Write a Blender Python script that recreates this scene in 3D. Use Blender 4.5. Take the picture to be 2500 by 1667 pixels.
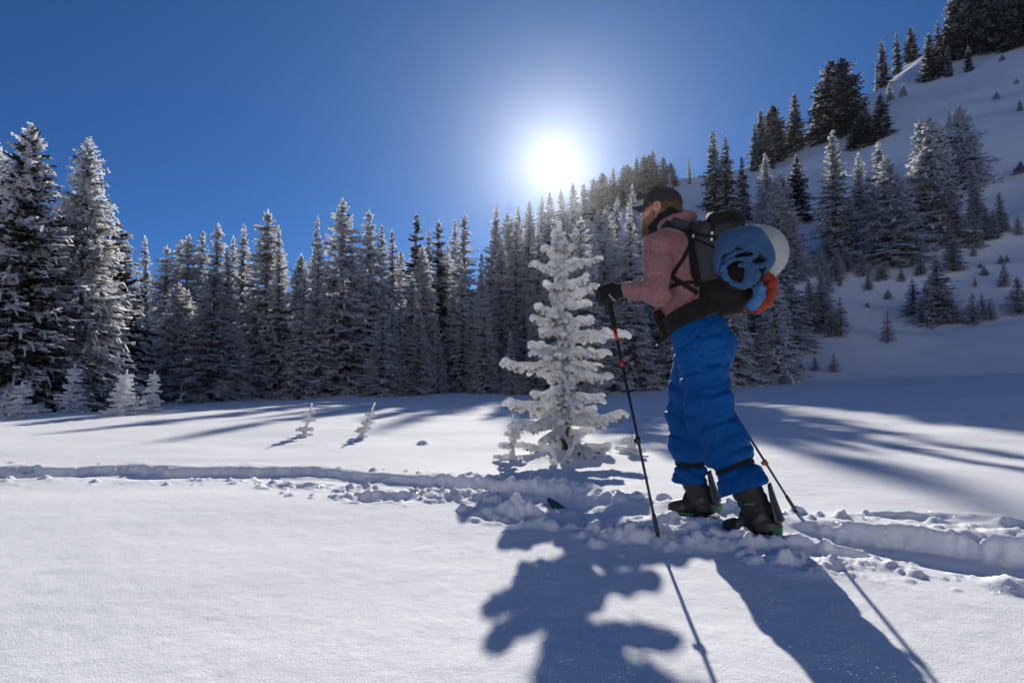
import bpy, math, random
import numpy as np
from mathutils import Vector, Matrix

random.seed(11)
rng = np.random.default_rng(11)
scene = bpy.context.scene
col = scene.collection
for o in list(bpy.data.objects):
    bpy.data.objects.remove(o)

# ------------------------------------------------------------------ camera
CAM_H = 0.80
FPX = 1388.0                      # focal length in pixels of the 2500 px wide photograph
HZ = 925.0                        # row of the horizon
PITCH = math.atan((HZ - 833.5) / FPX)
cam = bpy.data.cameras.new('camera')
cam.sensor_width = 36.0
cam.lens = 36.0 * FPX / 2500.0
cam.clip_start = 0.05
cam.clip_end = 2000.0
cam_o = bpy.data.objects.new('camera', cam)
col.objects.link(cam_o)
cam_o.location = (0, 0, CAM_H)
cam_o.rotation_euler = (math.pi / 2 + PITCH, 0, 0)
scene.camera = cam_o

def ray(px, py):
    """direction of the photograph's pixel, world space, y component 1"""
    cx = (px - 1250.0) / FPX
    cy = (833.5 - py) / FPX
    c, s = math.cos(PITCH), math.sin(PITCH)
    d = np.array([cx, c - cy * s, s + cy * c])
    return d / d[1]

# ------------------------------------------------------------------ light
sd = ray(1355, 404)
sd = sd / np.linalg.norm(sd)
SUN_EL = math.asin(sd[2])
SUN_AZ = math.atan2(sd[0], sd[1])           # clockwise from +Y
sun = bpy.data.lights.new('sun', 'SUN')
sun.energy = 3.9
sun.angle = math.radians(0.53)
sun.color = (1.0, 0.945, 0.86)
sun_o = bpy.data.objects.new('sun', sun)
col.objects.link(sun_o)
sun_o.rotation_euler = Vector((-sd[0], -sd[1], -sd[2])).to_track_quat('-Z', 'Y').to_euler()
sun_o.location = (0, 0, 60)

world = bpy.data.worlds.new('World')
scene.world = world
world.use_nodes = True
nt = world.node_tree
nt.nodes.clear()
wout = nt.nodes.new('ShaderNodeOutputWorld')
bg = nt.nodes.new('ShaderNodeBackground')
sky = nt.nodes.new('ShaderNodeTexSky')
sky.sky_type = 'NISHITA'
sky.sun_disc = False
sky.sun_elevation = SUN_EL
sky.sun_rotation = SUN_AZ
sky.altitude = 3000
sky.air_density = 1.0
sky.dust_density = 0.35
sky.ozone_density = 3.0
bg.inputs['Strength'].default_value = 0.075
# sky aureole round the sun by direction, widened to imitate lens glare
tc = nt.nodes.new('ShaderNodeTexCoord')
dot = nt.nodes.new('ShaderNodeVectorMath'); dot.operation = 'DOT_PRODUCT'
dot.inputs[1].default_value = tuple(float(v) for v in sd)
nt.links.new(tc.outputs['Generated'], dot.inputs[0])
ac = nt.nodes.new('ShaderNodeMath'); ac.operation = 'ARCCOSINE'
nt.links.new(dot.outputs['Value'], ac.inputs[0])
def wmath(op, a, b=None):
    n = nt.nodes.new('ShaderNodeMath'); n.operation = op
    for i, v in enumerate((a, b)):
        if v is None: continue
        if isinstance(v, (int, float)): n.inputs[i].default_value = v
        else: nt.links.new(v, n.inputs[i])
    return n.outputs[0]
ang = ac.outputs[0]
def lobe(width, amp, p=2.0):
    q = wmath('POWER', wmath('DIVIDE', ang, math.radians(width)), p)
    return wmath('MULTIPLY', wmath('EXPONENT', wmath('MULTIPLY', q, -1.0)), amp)
glow = wmath('ADD', wmath('ADD', lobe(0.75, 160.0), lobe(2.3, 4.5, 1.2)), lobe(7.0, 0.25, 1.2))
wide = lobe(30.0, 0.36, 1.35)
mixw = nt.nodes.new('ShaderNodeVectorMath'); mixw.operation = 'SCALE'
mixw.inputs[0].default_value = (1.0, 0.985, 0.96)
nt.links.new(glow, mixw.inputs['Scale'])
mixb = nt.nodes.new('ShaderNodeVectorMath'); mixb.operation = 'SCALE'
mixb.inputs[0].default_value = (0.75, 2.1, 4.0)
nt.links.new(wide, mixb.inputs['Scale'])
tint = nt.nodes.new('ShaderNodeVectorMath'); tint.operation = 'MULTIPLY'
tint.inputs[1].default_value = (0.16, 0.34, 0.58)
nt.links.new(sky.outputs[0], tint.inputs[0])
add1 = nt.nodes.new('ShaderNodeVectorMath'); add1.operation = 'ADD'
add2 = nt.nodes.new('ShaderNodeVectorMath'); add2.operation = 'ADD'
nt.links.new(tint.outputs[0], add1.inputs[0])
nt.links.new(mixw.outputs[0], add1.inputs[1])
nt.links.new(add1.outputs[0], add2.inputs[0])
nt.links.new(mixb.outputs[0], add2.inputs[1])
nt.links.new(add2.outputs[0], bg.inputs['Color'])
nt.links.new(bg.outputs[0], wout.inputs[0])

scene.view_settings.view_transform = 'Standard'
scene.view_settings.look = 'None'
scene.view_settings.exposure = 0.64
scene.view_settings.gamma = 1.0
scene.view_settings.use_curve_mapping = False
scene.render.engine = 'CYCLES'
scene.cycles.max_bounces = 8
scene.cycles.diffuse_bounces = 6
scene.cycles.glossy_bounces = 2
scene.cycles.transmission_bounces = 4
scene.cycles.volume_bounces = 0
scene.cycles.transparent_max_bounces = 8
scene.cycles.sample_clamp_indirect = 6.0
scene.cycles.use_denoising = True

# ------------------------------------------------------------------ numeric helpers
def _hash(ix, iy, iz, seed):
    h = (ix.astype(np.int64) * 374761393 + iy.astype(np.int64) * 668265263
         + iz.astype(np.int64) * 2147483647 + seed * 1274126177) & 0xFFFFFFFF
    h = ((h ^ (h >> 13)) * 1274126177) & 0xFFFFFFFF
    h = (h ^ (h >> 16)) & 0xFFFFFFFF
    return h.astype(np.float64) / 4294967295.0

def vnoise2(x, y, seed=0):
    """smooth value noise in -1..1"""
    x = np.asarray(x, float); y = np.asarray(y, float)
    ix = np.floor(x); iy = np.floor(y)
    fx = x - ix; fy = y - iy
    ux = fx * fx * fx * (fx * (fx * 6 - 15) + 10); uy = fy * fy * fy * (fy * (fy * 6 - 15) + 10)
    z0 = np.zeros_like(ix)
    a = _hash(ix, iy, z0, seed); b = _hash(ix + 1, iy, z0, seed)
    c = _hash(ix, iy + 1, z0, seed); d = _hash(ix + 1, iy + 1, z0, seed)
    return 2 * ((a * (1 - ux) + b * ux) * (1 - uy) + (c * (1 - ux) + d * ux) * uy) - 1

def vnoise3(x, y, z, seed=0):
    ix = np.floor(x); iy = np.floor(y); iz = np.floor(z)
    fx = x - ix; fy = y - iy; fz = z - iz
    ux = fx * fx * (3 - 2 * fx); uy = fy * fy * (3 - 2 * fy); uz = fz * fz * (3 - 2 * fz)
    r = 0
    for dz, wz in ((0, 1 - uz), (1, uz)):
        for dy, wy in ((0, 1 - uy), (1, uy)):
            for dx, wx in ((0, 1 - ux), (1, ux)):
                r = r + _hash(ix + dx, iy + dy, iz + dz, seed) * wx * wy * wz
    return 2 * r - 1

def fbm2(x, y, octs=4, seed=0, gain=0.5):
    r = 0; a = 1.0; f = 1.0
    for i in range(octs):
        c, s = math.cos(i * 1.3), math.sin(i * 1.3)
        r = r + a * vnoise2((x * c - y * s) * f + i * 17.3, (x * s + y * c) * f - i * 9.1, seed + i)
        a *= gain; f *= 2.03
    return r

def sstep(a, b, x):
    t = np.clip((x - a) / (b - a), 0, 1)
    return t * t * (3 - 2 * t)

# ------------------------------------------------------------------ terrain heights
TOE = np.array([(-300, 90), (-60, 62), (-30, 44), (0, 34), (12, 31), (25, 26), (40, 14), (60, -8), (100, -45), (300, -230)], float)
RIDGE_Y = np.array([(-300, 130), (0, 100), (60, 105), (120, 125), (300, 200)], float)
RIDGE_Z = np.array([(-300, 4), (-60, 5), (-30, 9), (-10, 15), (0, 19), (11, 26), (20, 32.5), (31, 36), (42, 38), (49, 39.5), (57, 45), (70, 53.5), (79, 60), (84, 64.5), (112, 77), (150, 84), (300, 90)], float)

def pch(tab, x):
    """smooth interpolation through the table"""
    xs, ys = tab[:, 0], tab[:, 1]
    m = np.gradient(ys, xs)
    i = np.clip(np.searchsorted(xs, x) - 1, 0, len(xs) - 2)
    h = xs[i + 1] - xs[i]
    t = np.clip((x - xs[i]) / h, 0, 1)
    return ((2 * t**3 - 3 * t**2 + 1) * ys[i] + (t**3 - 2 * t**2 + t) * h * m[i]
            + (-2 * t**3 + 3 * t**2) * ys[i + 1] + (t**3 - t**2) * h * m[i + 1])

def hill_t(x, y):
    yt = pch(TOE, x); yr = pch(RIDGE_Y, x)
    return (y - yt) / (yr - yt)

def far_height(x, y):
    x = np.asarray(x, float); y = np.asarray(y, float)
    rise = 0.055 * (np.sqrt((x - 4) ** 2 + 4) + (x - 4)) / 2
    rise = rise * sstep(0, 14, y)
    rise = rise - 0.25 * sstep(-6, -14, x) * sstep(11, 18, y)
    t = hill_t(x, y)
    zr = pch(RIDGE_Z, x)
    tc_ = np.clip(t, 0, None)
    up = tc_ ** 1.30
    top = 1.0 - 0.35 * (tc_ - 1.0)
    w = 0.03
    ramp = 0.5 * (up + top - np.sqrt((up - top) ** 2 + w * w))      # smooth minimum: a rounded crest
    ramp = np.where(t > 0, ramp + 0.5 * (np.sqrt(1 + w * w) - 1), 0)
    ramp = np.clip(ramp, -0.5, None)
    damp = sstep(-0.05, 0.3, t)
    z = rise + zr * ramp
    z = z + damp * (1.1 * fbm2(x / 19.0, y / 19.0, 3, 5) + 0.30 * fbm2(x / 5.0 + y / 9.0, y / 5.0, 3, 8))
    # unseen snow slope behind the camera, added to bounce sunlight into the shade
    back = np.clip((-y - 26 - 0.12 * np.abs(x)) / 10.0, 0, None)
    z = z + 10.0 * 0.50 * (np.sqrt(back * back + 0.6) - math.sqrt(0.6)) * (1 + 0.06 * fbm2(x / 23.0, y / 23.0, 2, 44)) * sstep(0, 1.2, back)
    z = z + 0.05 * fbm2(x / 3.5, y / 6.0, 3, 21) * sstep(3, 9, np.hypot(x, y))
    return z

# ------------------------------------------------------------------ object helpers
def mesh_obj(name, verts, faces, mats, parent=None, smooth=True, mat_idx=None, loc=(0, 0, 0), link=True):
    me = bpy.data.meshes.new(name)
    verts = np.asarray(verts, dtype=np.float32)
    if isinstance(faces, np.ndarray):
        n, k = faces.shape
        me.vertices.add(len(verts)); me.vertices.foreach_set('co', verts.ravel())
        me.loops.add(n * k); me.loops.foreach_set('vertex_index', faces.astype(np.int32).ravel())
        me.polygons.add(n)
        me.polygons.foreach_set('loop_start', np.arange(0, n * k, k, dtype=np.int32))
        me.polygons.foreach_set('loop_total', np.full(n, k, dtype=np.int32))
        me.update(calc_edges=True)
    else:
        me.from_pydata(verts.tolist(), [], faces)
    for m in (mats if isinstance(mats, (list, tuple)) else [mats]):
        me.materials.append(m)
    if mat_idx is not None:
        me.polygons.foreach_set('material_index', np.asarray(mat_idx, dtype=np.int32))
    me.polygons.foreach_set('use_smooth', np.full(len(me.polygons), bool(smooth)))
    me.update()
    me.validate()
    o = bpy.data.objects.new(name, me)
    if link:
        col.objects.link(o)
    o.location = loc
    if parent is not None:
        o.parent = parent
    return o

def tag(o, label=None, cat=None, group=None, kind=None):
    if label: o['label'] = label
    if cat: o['category'] = cat
    if group: o['group'] = group
    if kind: o['kind'] = kind
    return o

def empty(name, loc=(0, 0, 0), rotz=0.0):
    o = bpy.data.objects.new(name, None)
    o.empty_display_size = 0.2
    col.objects.link(o)
    o.location = loc
    o.rotation_euler = (0, 0, rotz)
    return o

# ------------------------------------------------------------------ materials
class NT:
    def __init__(self, name):
        self.m = bpy.data.materials.new(name)
        self.m.use_nodes = True
        self.t = self.m.node_tree
        self.t.nodes.clear()
        self.out = self.t.nodes.new('ShaderNodeOutputMaterial')
    def n(self, typ, **kw):
        nd = self.t.nodes.new(typ)
        for k, v in kw.items():
            setattr(nd, k, v)
        return nd
    def l(self, a, b):
        self.t.links.new(a, b)
    def val(self, sock, v):
        if hasattr(v, 'is_output'): self.l(v, sock)
        else: sock.default_value = v
    def math(self, op, a, b=0.0, clamp=False):
        nd = self.n('ShaderNodeMath', operation=op, use_clamp=clamp)
        self.val(nd.inputs[0], a); self.val(nd.inputs[1], b)
        return nd.outputs[0]
    def noise(self, scale, detail=3.0, rough=0.5, vec=None, w=None):
        nd = self.n('ShaderNodeTexNoise')
        nd.inputs['Scale'].default_value = scale
        nd.inputs['Detail'].default_value = detail
        nd.inputs['Roughness'].default_value = rough
        if vec is not None: self.l(vec, nd.inputs['Vector'])
        return nd.outputs['Fac']
    def ramp(self, fac, stops):
        nd = self.n('ShaderNodeValToRGB')
        cr = nd.color_ramp
        while len(cr.elements) < len(stops): cr.elements.new(0.5)
        for e, (p, c) in zip(cr.elements, stops):
            e.position = p
            e.color = (*c, 1) if len(c) == 3 else c
        self.l(fac, nd.inputs[0])
        return nd.outputs['Color']
    def bsdf(self, color, rough=0.8, spec=0.3, normal=None, sheen=0.0, metal=0.0):
        b = self.n('ShaderNodeBsdfPrincipled')
        self.val(b.inputs['Base Color'], color if hasattr(color, 'is_output') else (*color, 1))
        self.val(b.inputs['Roughness'], rough)
        self.val(b.inputs['Specular IOR Level'], spec)
        self.val(b.inputs['Metallic'], metal)
        if sheen:
            b.inputs['Sheen Weight'].default_value = sheen
            b.inputs['Sheen Roughness'].default_value = 0.4
        if normal is not None: self.l(normal, b.inputs['Normal'])
        return b
    def bump(self, h, strength=0.3, dist=0.01, normal=None):
        nd = self.n('ShaderNodeBump')
        nd.inputs['Strength'].default_value = strength
        nd.inputs['Distance'].default_value = dist
        self.l(h, nd.inputs['Height'])
        if normal is not None: self.l(normal, nd.inputs['Normal'])
        return nd.outputs[0]
    def done(self, shader):
        self.l(shader, self.out.inputs['Surface'])
        return self.m

def snow_material(name, sparkle=True):
    t = NT(name)
    g = t.n('ShaderNodeNewGeometry').outputs['Position']
    big = t.noise(1.3, 3, 0.5, g)
    colr = t.ramp(big, [(0.3, (0.86, 0.875, 0.90)), (0.7, (0.90, 0.91, 0.92))])
    h1 = t.noise(26.0, 4, 0.62, g)
    h2 = t.noise(170.0, 2, 0.6, g)
    b1 = t.bump(h1, 0.35, 0.008)
    b2 = t.bump(h2, 0.6, 0.0035, b1)
    base = t.bsdf(colr, 0.9, 0.06, b2)
    if not sparkle:
        return t.done(base.outputs[0])
    # ice crystals: sparse mirror-like flakes, each with its own random tilt
    vo = t.n('ShaderNodeTexVoronoi')
    vo.inputs['Scale'].default_value = 170.0
    t.l(g, vo.inputs['Vector'])
    sep = t.n('ShaderNodeSeparateColor')
    t.l(vo.outputs['Color'], sep.inputs[0])
    tilt = t.n('ShaderNodeVectorMath', operation='SUBTRACT')
    t.l(vo.outputs['Color'], tilt.inputs[0]); tilt.inputs[1].default_value = (0.5, 0.5, 0.0)
    sc = t.n('ShaderNodeVectorMath', operation='MULTIPLY')
    t.l(tilt.outputs[0], sc.inputs[0]); sc.inputs[1].default_value = (1.9, 1.9, 0.9)
    nrm = t.n('ShaderNodeVectorMath', operation='NORMALIZE')
    t.l(sc.outputs[0], nrm.inputs[0])
    gl = t.n('ShaderNodeBsdfGlossy')
    gl.inputs['Roughness'].default_value = 0.16
    t.l(nrm.outputs[0], gl.inputs['Normal'])
    vo2 = t.n('ShaderNodeTexVoronoi')
    vo2.inputs['Scale'].default_value = 170.0
    t.l(g, vo2.inputs['Vector'])
    sep2 = t.n('ShaderNodeSeparateColor')
    t.l(vo2.outputs['Color'], sep2.inputs[0])
    pick = t.math('LESS_THAN', sep2.outputs[2], 0.11)
    near = t.math('LESS_THAN', vo.outputs['Distance'], 0.42)
    fac = t.math('MULTIPLY', t.math('MULTIPLY', pick, near), 0.5)
    t.l(fac, gl.inputs['Color'])
    add = t.n('ShaderNodeAddShader')
    t.l(base.outputs[0], add.inputs[0]); t.l(gl.outputs[0], add.inputs[1])
    return t.done(add.outputs[0])

M_SNOW = snow_material('snow')

# ------------------------------------------------------------------ near ground relief
def g2(px, py, z=0.0):
    d = ray(px, py)
    k = (z - CAM_H) / d[2]
    return d[0] * k, d[1] * k

TRACK = np.array([(-40.0, 6.5), (-12.0, 5.0), (-6.5, 4.85), (-4.42, 4.91), (-2.25, 5.05), (-0.96, 4.58), (0.08, 4.12), (0.50, 3.62),
                  (1.18, 3.16), (2.30, 2.55), (3.6, 1.8), (6.0, 0.4), (9, -1.5)], float)
def _smooth_line(p, n=14):
    out = []
    for i in range(len(p) - 1):
        a = p[max(i - 1, 0)]; b = p[i]; c = p[i + 1]; d = p[min(i + 2, len(p) - 1)]
        for k in range(n):
            t = k / n
            out.append(0.5 * (2 * b + (c - a) * t + (2 * a - 5 * b + 4 * c - d) * t * t + (3 * b - a - 3 * c + d) * t**3))
    out.append(p[-1])
    return np.array(out)
TRK = _smooth_line(TRACK)

def track_dist(x, y):
    """signed distance to the ski track (positive on the camera's side) and the arc position"""
    best = np.full(x.shape, 1e9); sgn = np.zeros(x.shape); arc = np.zeros(x.shape)
    acc = 0.0
    for i in range(len(TRK) - 1):
        a, b = TRK[i], TRK[i + 1]
        d = b - a; L = math.hypot(*d)
        t = np.clip(((x - a[0]) * d[0] + (y - a[1]) * d[1]) / (L * L), 0, 1)
        qx = x - a[0] - t * d[0]; qy = y - a[1] - t * d[1]
        r = qx * qx + qy * qy
        m = r < best
        best = np.where(m, r, best)
        sgn = np.where(m, np.sign(-(d[0] * qy - d[1] * qx)), sgn)
        arc = np.where(m, acc + t * L, arc)
        acc += L
    return np.sqrt(best) * sgn, arc

lump_rng = np.random.default_rng(5)
LUMPS = []          # x, y, radius, height factor
def _lumps():
    r = lump_rng
    n = 0
    while n < 760:
        i = r.integers(20, len(TRK) - 10)
        p = TRK[i]; q = TRK[i + 1]
        d = (q - p) / np.linalg.norm(q - p)
        nrm = np.array([d[1], -d[0]])
        if nrm[1] > 0: nrm = -nrm            # towards the camera
        u = r.random()
        off = 0.36 + abs(r.normal(0, 0.13)) if u < 0.62 else -(0.36 + abs(r.normal(0, 0.10)))
        c = p + d * r.uniform(-.2, .2) + nrm * off
        if c[0] < -6 or c[0] > 4 or c[1] < 1: continue
        # rougher round the skier and just left of him
        w = 0.32 + 0.68 * math.exp(-((c[0] - 0.6) / 1.3) ** 2)
        if r.random() > w: continue
        rad = (0.009 + 0.040 * r.random() ** 2.6) * (0.65 + 0.5 * w)
        LUMPS.append((c[0], c[1], rad, r.uniform(0.5, 0.95)))
        n += 1
    # churned snow round the boots
    for k in range(90):
        c = np.array([1.25, 2.86]) + r.normal(0, 1, 2) * np.array([0.42, 0.10])
        LUMPS.append((c[0], c[1], 0.009 + 0.028 * r.random() ** 2, r.uniform(.5, .95)))
    for k in range(40):
        c = np.array([0.98, 3.28]) + r.normal(0, 1, 2) * np.array([0.3, 0.08])
        LUMPS.append((c[0], c[1], r.uniform(0.015, 0.04), r.uniform(.5, .9)))
    for px, py, n_, sx, sy in ((860, 1212, 40, .22, .10), (1180, 1222, 60, .3, .15), (680, 1172, 36, .35, .1), (1320, 1255, 40, .2, .10), (1250, 1170, 30, .35, .12)):
        cx, cy = g2(px, py)
        for k in range(n_):
            LUMPS.append((cx + r.normal(0, sx), cy + r.normal(0, sy), r.uniform(.012, .042), r.uniform(.5, .9)))
_lumps()
PITS = [(*g2(925, 1222), .19, .10, .05), (*g2(1290, 1262), .24, .13, .08), (*g2(720, 1186), .2, .1, .035), (*g2(1350, 1240), .16, .1, .05),
        (*g2(2280, 1265), .3, .08, .03), (*g2(2420, 1282), .25, .08, .03)]
MOUNDS = [(1.02, 2.93, .16, .10, .055), (1.22, 2.80, .30, .09, .05), (0.86, 3.05, .2, .1, .04), (0.98, 3.32, .3, .07, .03), (1.55, 2.72, .3, .08, .035)]
HERO_XY = (0.548, 5.95)

def near_height(x, y):
    """relief of the ski track and everything close to the camera"""
    z = np.zeros(x.shape)
    R = np.hypot(x, y)
    m = R < 45
    xm, ym = x[m], y[m]
    s, arc = track_dist(xm, ym)
    wob = 0.05 * vnoise2(arc * 1.7, arc * 0, 31) + 0.02 * vnoise2(arc * 6, arc * 0, 32)
    a = np.abs(s + wob)
    wide = 0.25 + 0.07 * sstep(0.2, 2.5, xm)
    depth = 0.068 + 0.060 * sstep(0.6, 2.6, xm) + 0.014 * vnoise2(arc * 0.9, arc * 0, 34) + 0.012 * vnoise2(arc * 2.5, s * 3, 33)
    depth = depth * (1 - 0.85 * np.exp(-((xm - 1.15) / 0.55) ** 4))      # packed under the skier
    edge = 0.018 * vnoise2(xm * 28, ym * 28, 41) + 0.040 * vnoise2(xm * 8, ym * 8, 42)
    tr = -depth * (1 - sstep(wide - 0.02, wide + 0.11, a + edge))
    # two shallow ski grooves in the floor
    tr = tr - 0.018 * np.exp(-((np.abs(s) - 0.14) / 0.07) ** 2)
    rough = np.exp(-((a - (wide + 0.20)) / 0.13) ** 2)
    act = 0.42 + 0.8 * np.exp(-((xm - 0.4) / 1.5) ** 2) + 0.55 * sstep(1.4, 2.4, xm)
    side = np.where(s > 0, 1.0, 0.55)
    blot = np.clip(0.5 + 0.9 * fbm2(xm * 3.1, ym * 3.1, 2, 55), 0, 1.3)
    berm = rough * act * side * blot * (0.022 + 0.022 * fbm2(xm * 11, ym * 11, 4, 61) + 0.018 * np.abs(fbm2(xm * 30, ym * 30, 2, 66)))
    zz = tr + berm
    for (cx, cy, rx, ry, dp) in PITS:
        q = ((xm - cx) / rx) ** 2 + ((ym - cy) / ry) ** 2
        zz = zz - dp * np.exp(-q ** 1.5) * (1 + 0.35 * vnoise2(xm * 17, ym * 17, 71))
        zz = zz + 0.02 * np.exp(-((np.sqrt(q) - 1.35) / 0.3) ** 2) * np.clip(0.4 + vnoise2(xm * 14, ym * 14, 72), 0, 1)
    lz = np.zeros(xm.shape)
    for (cx, cy, r, hf) in LUMPS:
        k = np.nonzero((np.abs(xm - cx) < 1.4 * r) & (np.abs(ym - cy) < 1.4 * r))[0]
        if len(k) == 0: continue
        dx, dy = xm[k] - cx, ym[k] - cy
        nz = vnoise2(xm[k] * 0.9 / r + cx * 50, ym[k] * 0.9 / r, 81) + 0.6 * vnoise2(xm[k] * 2.1 / r, ym[k] * 2.1 / r + cy * 50, 82)
        q = 1 - (dx * dx + dy * dy) / (r * r) + 0.38 * nz
        lz[k] = np.maximum(lz[k], 0.72 * hf * r * (np.clip(q, 0, 1.3) ** 0.75) * (1 + 0.2 * nz))
    zz = zz + lz
    for (cx, cy, rx, ry, hh) in MOUNDS:
        q = ((xm - cx) / rx) ** 2 + ((ym - cy) / ry) ** 2
        zz = zz + hh * np.exp(-q * q) * (1 + 0.35 * fbm2(xm * 16, ym * 16, 3, 101))
    # snow mound at the foot of the small fir, and the little lump on the meadow
    hx, hy = HERO_XY
    zz = zz + 0.10 * np.exp(-(((xm - hx) / 0.55) ** 2 + ((ym - hy) / 0.4) ** 2))
    lx, ly = g2(1029, 1078)
    zz = zz + 0.05 * np.exp(-(((xm - lx - .02) / 0.07) ** 4 + ((ym - ly) / 0.09) ** 4))
    # wind-pressed surface
    zz = zz + 0.003 * fbm2(xm * 1.6, ym * 2.6, 3, 91) + 0.0012 * fbm2(xm * 14, ym * 14, 2, 95) * np.exp(-R[m] / 12)
    zz = zz + 0.016 * fbm2(xm * 0.5, ym * 0.8, 2, 97)
    z[m] = zz
    return z

def ground(x, y):
    x = np.atleast_1d(np.asarray(x, float)); y = np.atleast_1d(np.asarray(y, float))
    return far_height(x, y) + near_height(x, y)
def gz(x, y):
    return float(ground(x, y)[0])

def build_ground():
    az = np.concatenate([np.radians(np.linspace(-180, -54, 50))[:-1], np.radians(np.linspace(-54, 54, 741)), np.radians(np.linspace(54, 180, 50))[1:-1]])
    r = [0.02, 0.3, 0.7, 1.0, 1.2]
    while r[-1] < 12: r.append(r[-1] * 1.0052)
    while r[-1] < 172: r.append(r[-1] * 1.0125)
    r = np.array(r)
    A, R = np.meshgrid(az, r)
    X = R * np.sin(A); Y = R * np.cos(A)
    Z = far_height(X, Y) + near_height(X, Y)
    nr, na = X.shape
    idx = np.arange(nr * na).reshape(nr, na)
    nxt = np.roll(idx, -1, axis=1)
    F = np.stack([idx[:-1], nxt[:-1], nxt[1:], idx[1:]], -1)[:, :, ::-1].reshape(-1, 4)
    V = np.stack([X, Y, Z], -1).reshape(-1, 3)
    ts = hill_t(X, Y).reshape(-1)
    hill = ts[F[:, 0]] > 0.03
    back = ~hill & (-V[F[:, 0], 1] - 26 - 0.12 * np.abs(V[F[:, 0], 0]) > 0)  # faces of the added slope that reflects sunlight forward
    for name, f in (('snow_field', F[~hill & ~back]), ('hillside', F[hill]), ('bounce_slope', F[back])):
        used = np.unique(f)
        remap = np.full(len(V), -1); remap[used] = np.arange(len(used))
        o = mesh_obj(name, V[used], remap[f], M_SNOW)
        tag(o, kind='structure')
    bpy.data.objects['snow_field']['label'] = 'sunlit snow meadow crossed by a ski track'
    bpy.data.objects['hillside']['label'] = 'steep shaded snow slope rising to the right'
build_ground()

# ------------------------------------------------------------------ distance fields and their surfaces
def surface_nets(F, origin, h):
    """quads of the zero surface of a sampled field (negative inside)"""
    nx, ny, nz = F.shape
    S = F < 0
    cs = lambda A, i, j, k: A[i:nx - 1 + i, j:ny - 1 + j, k:nz - 1 + k]
    cnt = np.zeros((nx - 1, ny - 1, nz - 1)); P = np.zeros((nx - 1, ny - 1, nz - 1, 3))
    corners = [(i, j, k) for i in (0, 1) for j in (0, 1) for k in (0, 1)]
    for a in corners:
        for ax in range(3):
            if a[ax] == 1: continue
            b = list(a); b[ax] = 1; b = tuple(b)
            fa, fb = cs(F, *a), cs(F, *b)
            m = cs(S, *a) != cs(S, *b)
            t = np.where(m, fa / np.where(m, fa - fb, 1), 0)
            cnt += m
            for q in range(3):
                P[..., q] += m * (a[q] + (t if q == ax else 0))
    act = cnt > 0
    idx = np.full(act.shape, -1); ii = np.argwhere(act)
    idx[act] = np.arange(len(ii))
    V = (ii + P[act] / cnt[act][:, None]) * h + np.asarray(origin)
    faces = []
    for ax in range(3):
        u, v = (ax + 1) % 3, (ax + 2) % 3
        sl0 = [slice(None)] * 3; sl1 = [slice(None)] * 3
        sl0[ax] = slice(0, -1); sl1[ax] = slice(1, None)
        A, B = S[tuple(sl0)], S[tuple(sl1)]
        e = np.argwhere(A != B)
        if len(e) == 0: continue
        ok = (e[:, u] > 0) & (e[:, v] > 0) & (e[:, u] < F.shape[u] - 1) & (e[:, v] < F.shape[v] - 1)
        e = e[ok]
        ins = A[tuple(e.T)]
        def cell(du, dv):
            c = e.copy(); c[:, u] -= du; c[:, v] -= dv
            return idx[tuple(c.T)]
        q = np.stack([cell(1, 1), cell(0, 1), cell(0, 0), cell(1, 0)], -1)
        q[~ins] = q[~ins][:, ::-1]
        faces.append(q)
    Fq = np.concatenate(faces)
    Fq = Fq[(Fq >= 0).all(1)]
    return V, Fq

def smin(a, b, k):
    h = np.clip(0.5 + 0.5 * (b - a) / k, 0, 1)
    return b * (1 - h) + a * h - k * h * (1 - h)
def smax(a, b, k):
    return -smin(-a, -b, k)

def d_cap(p, a, b, ra, rb=None, sc=(1, 1, 1)):
    """round cone from a to b; sc squashes the space (for flattened limbs)"""
    rb = ra if rb is None else rb
    sc = np.asarray(sc, float)
    p = p * sc; a = np.asarray(a, float) * sc; b = np.asarray(b, float) * sc
    d = b - a; L2 = float(d @ d) + 1e-12
    t = np.clip(((p - a) @ d) / L2, 0, 1)
    q = p - a - t[..., None] * d
    return np.sqrt((q * q).sum(-1)) - (ra + (rb - ra) * t)

def d_ell(p, c, r, R=None):
    """ellipsoid, optionally turned by the rows of R"""
    q = p - np.asarray(c, float)
    if R is not None: q = q @ np.asarray(R, float).T
    r = np.asarray(r, float)
    k0 = np.sqrt(((q / r) ** 2).sum(-1)); k1 = np.sqrt(((q / (r * r)) ** 2).sum(-1)) + 1e-9
    return k0 * (k0 - 1.0) / k1

def d_box(p, c, half, rnd=0.01, R=None):
    q = p - np.asarray(c, float)
    if R is not None: q = q @ np.asarray(R, float).T
    q = np.abs(q) - (np.asarray(half, float) - rnd)
    return np.sqrt((np.maximum(q, 0) ** 2).sum(-1)) + np.minimum(q.max(-1), 0) - rnd

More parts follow.
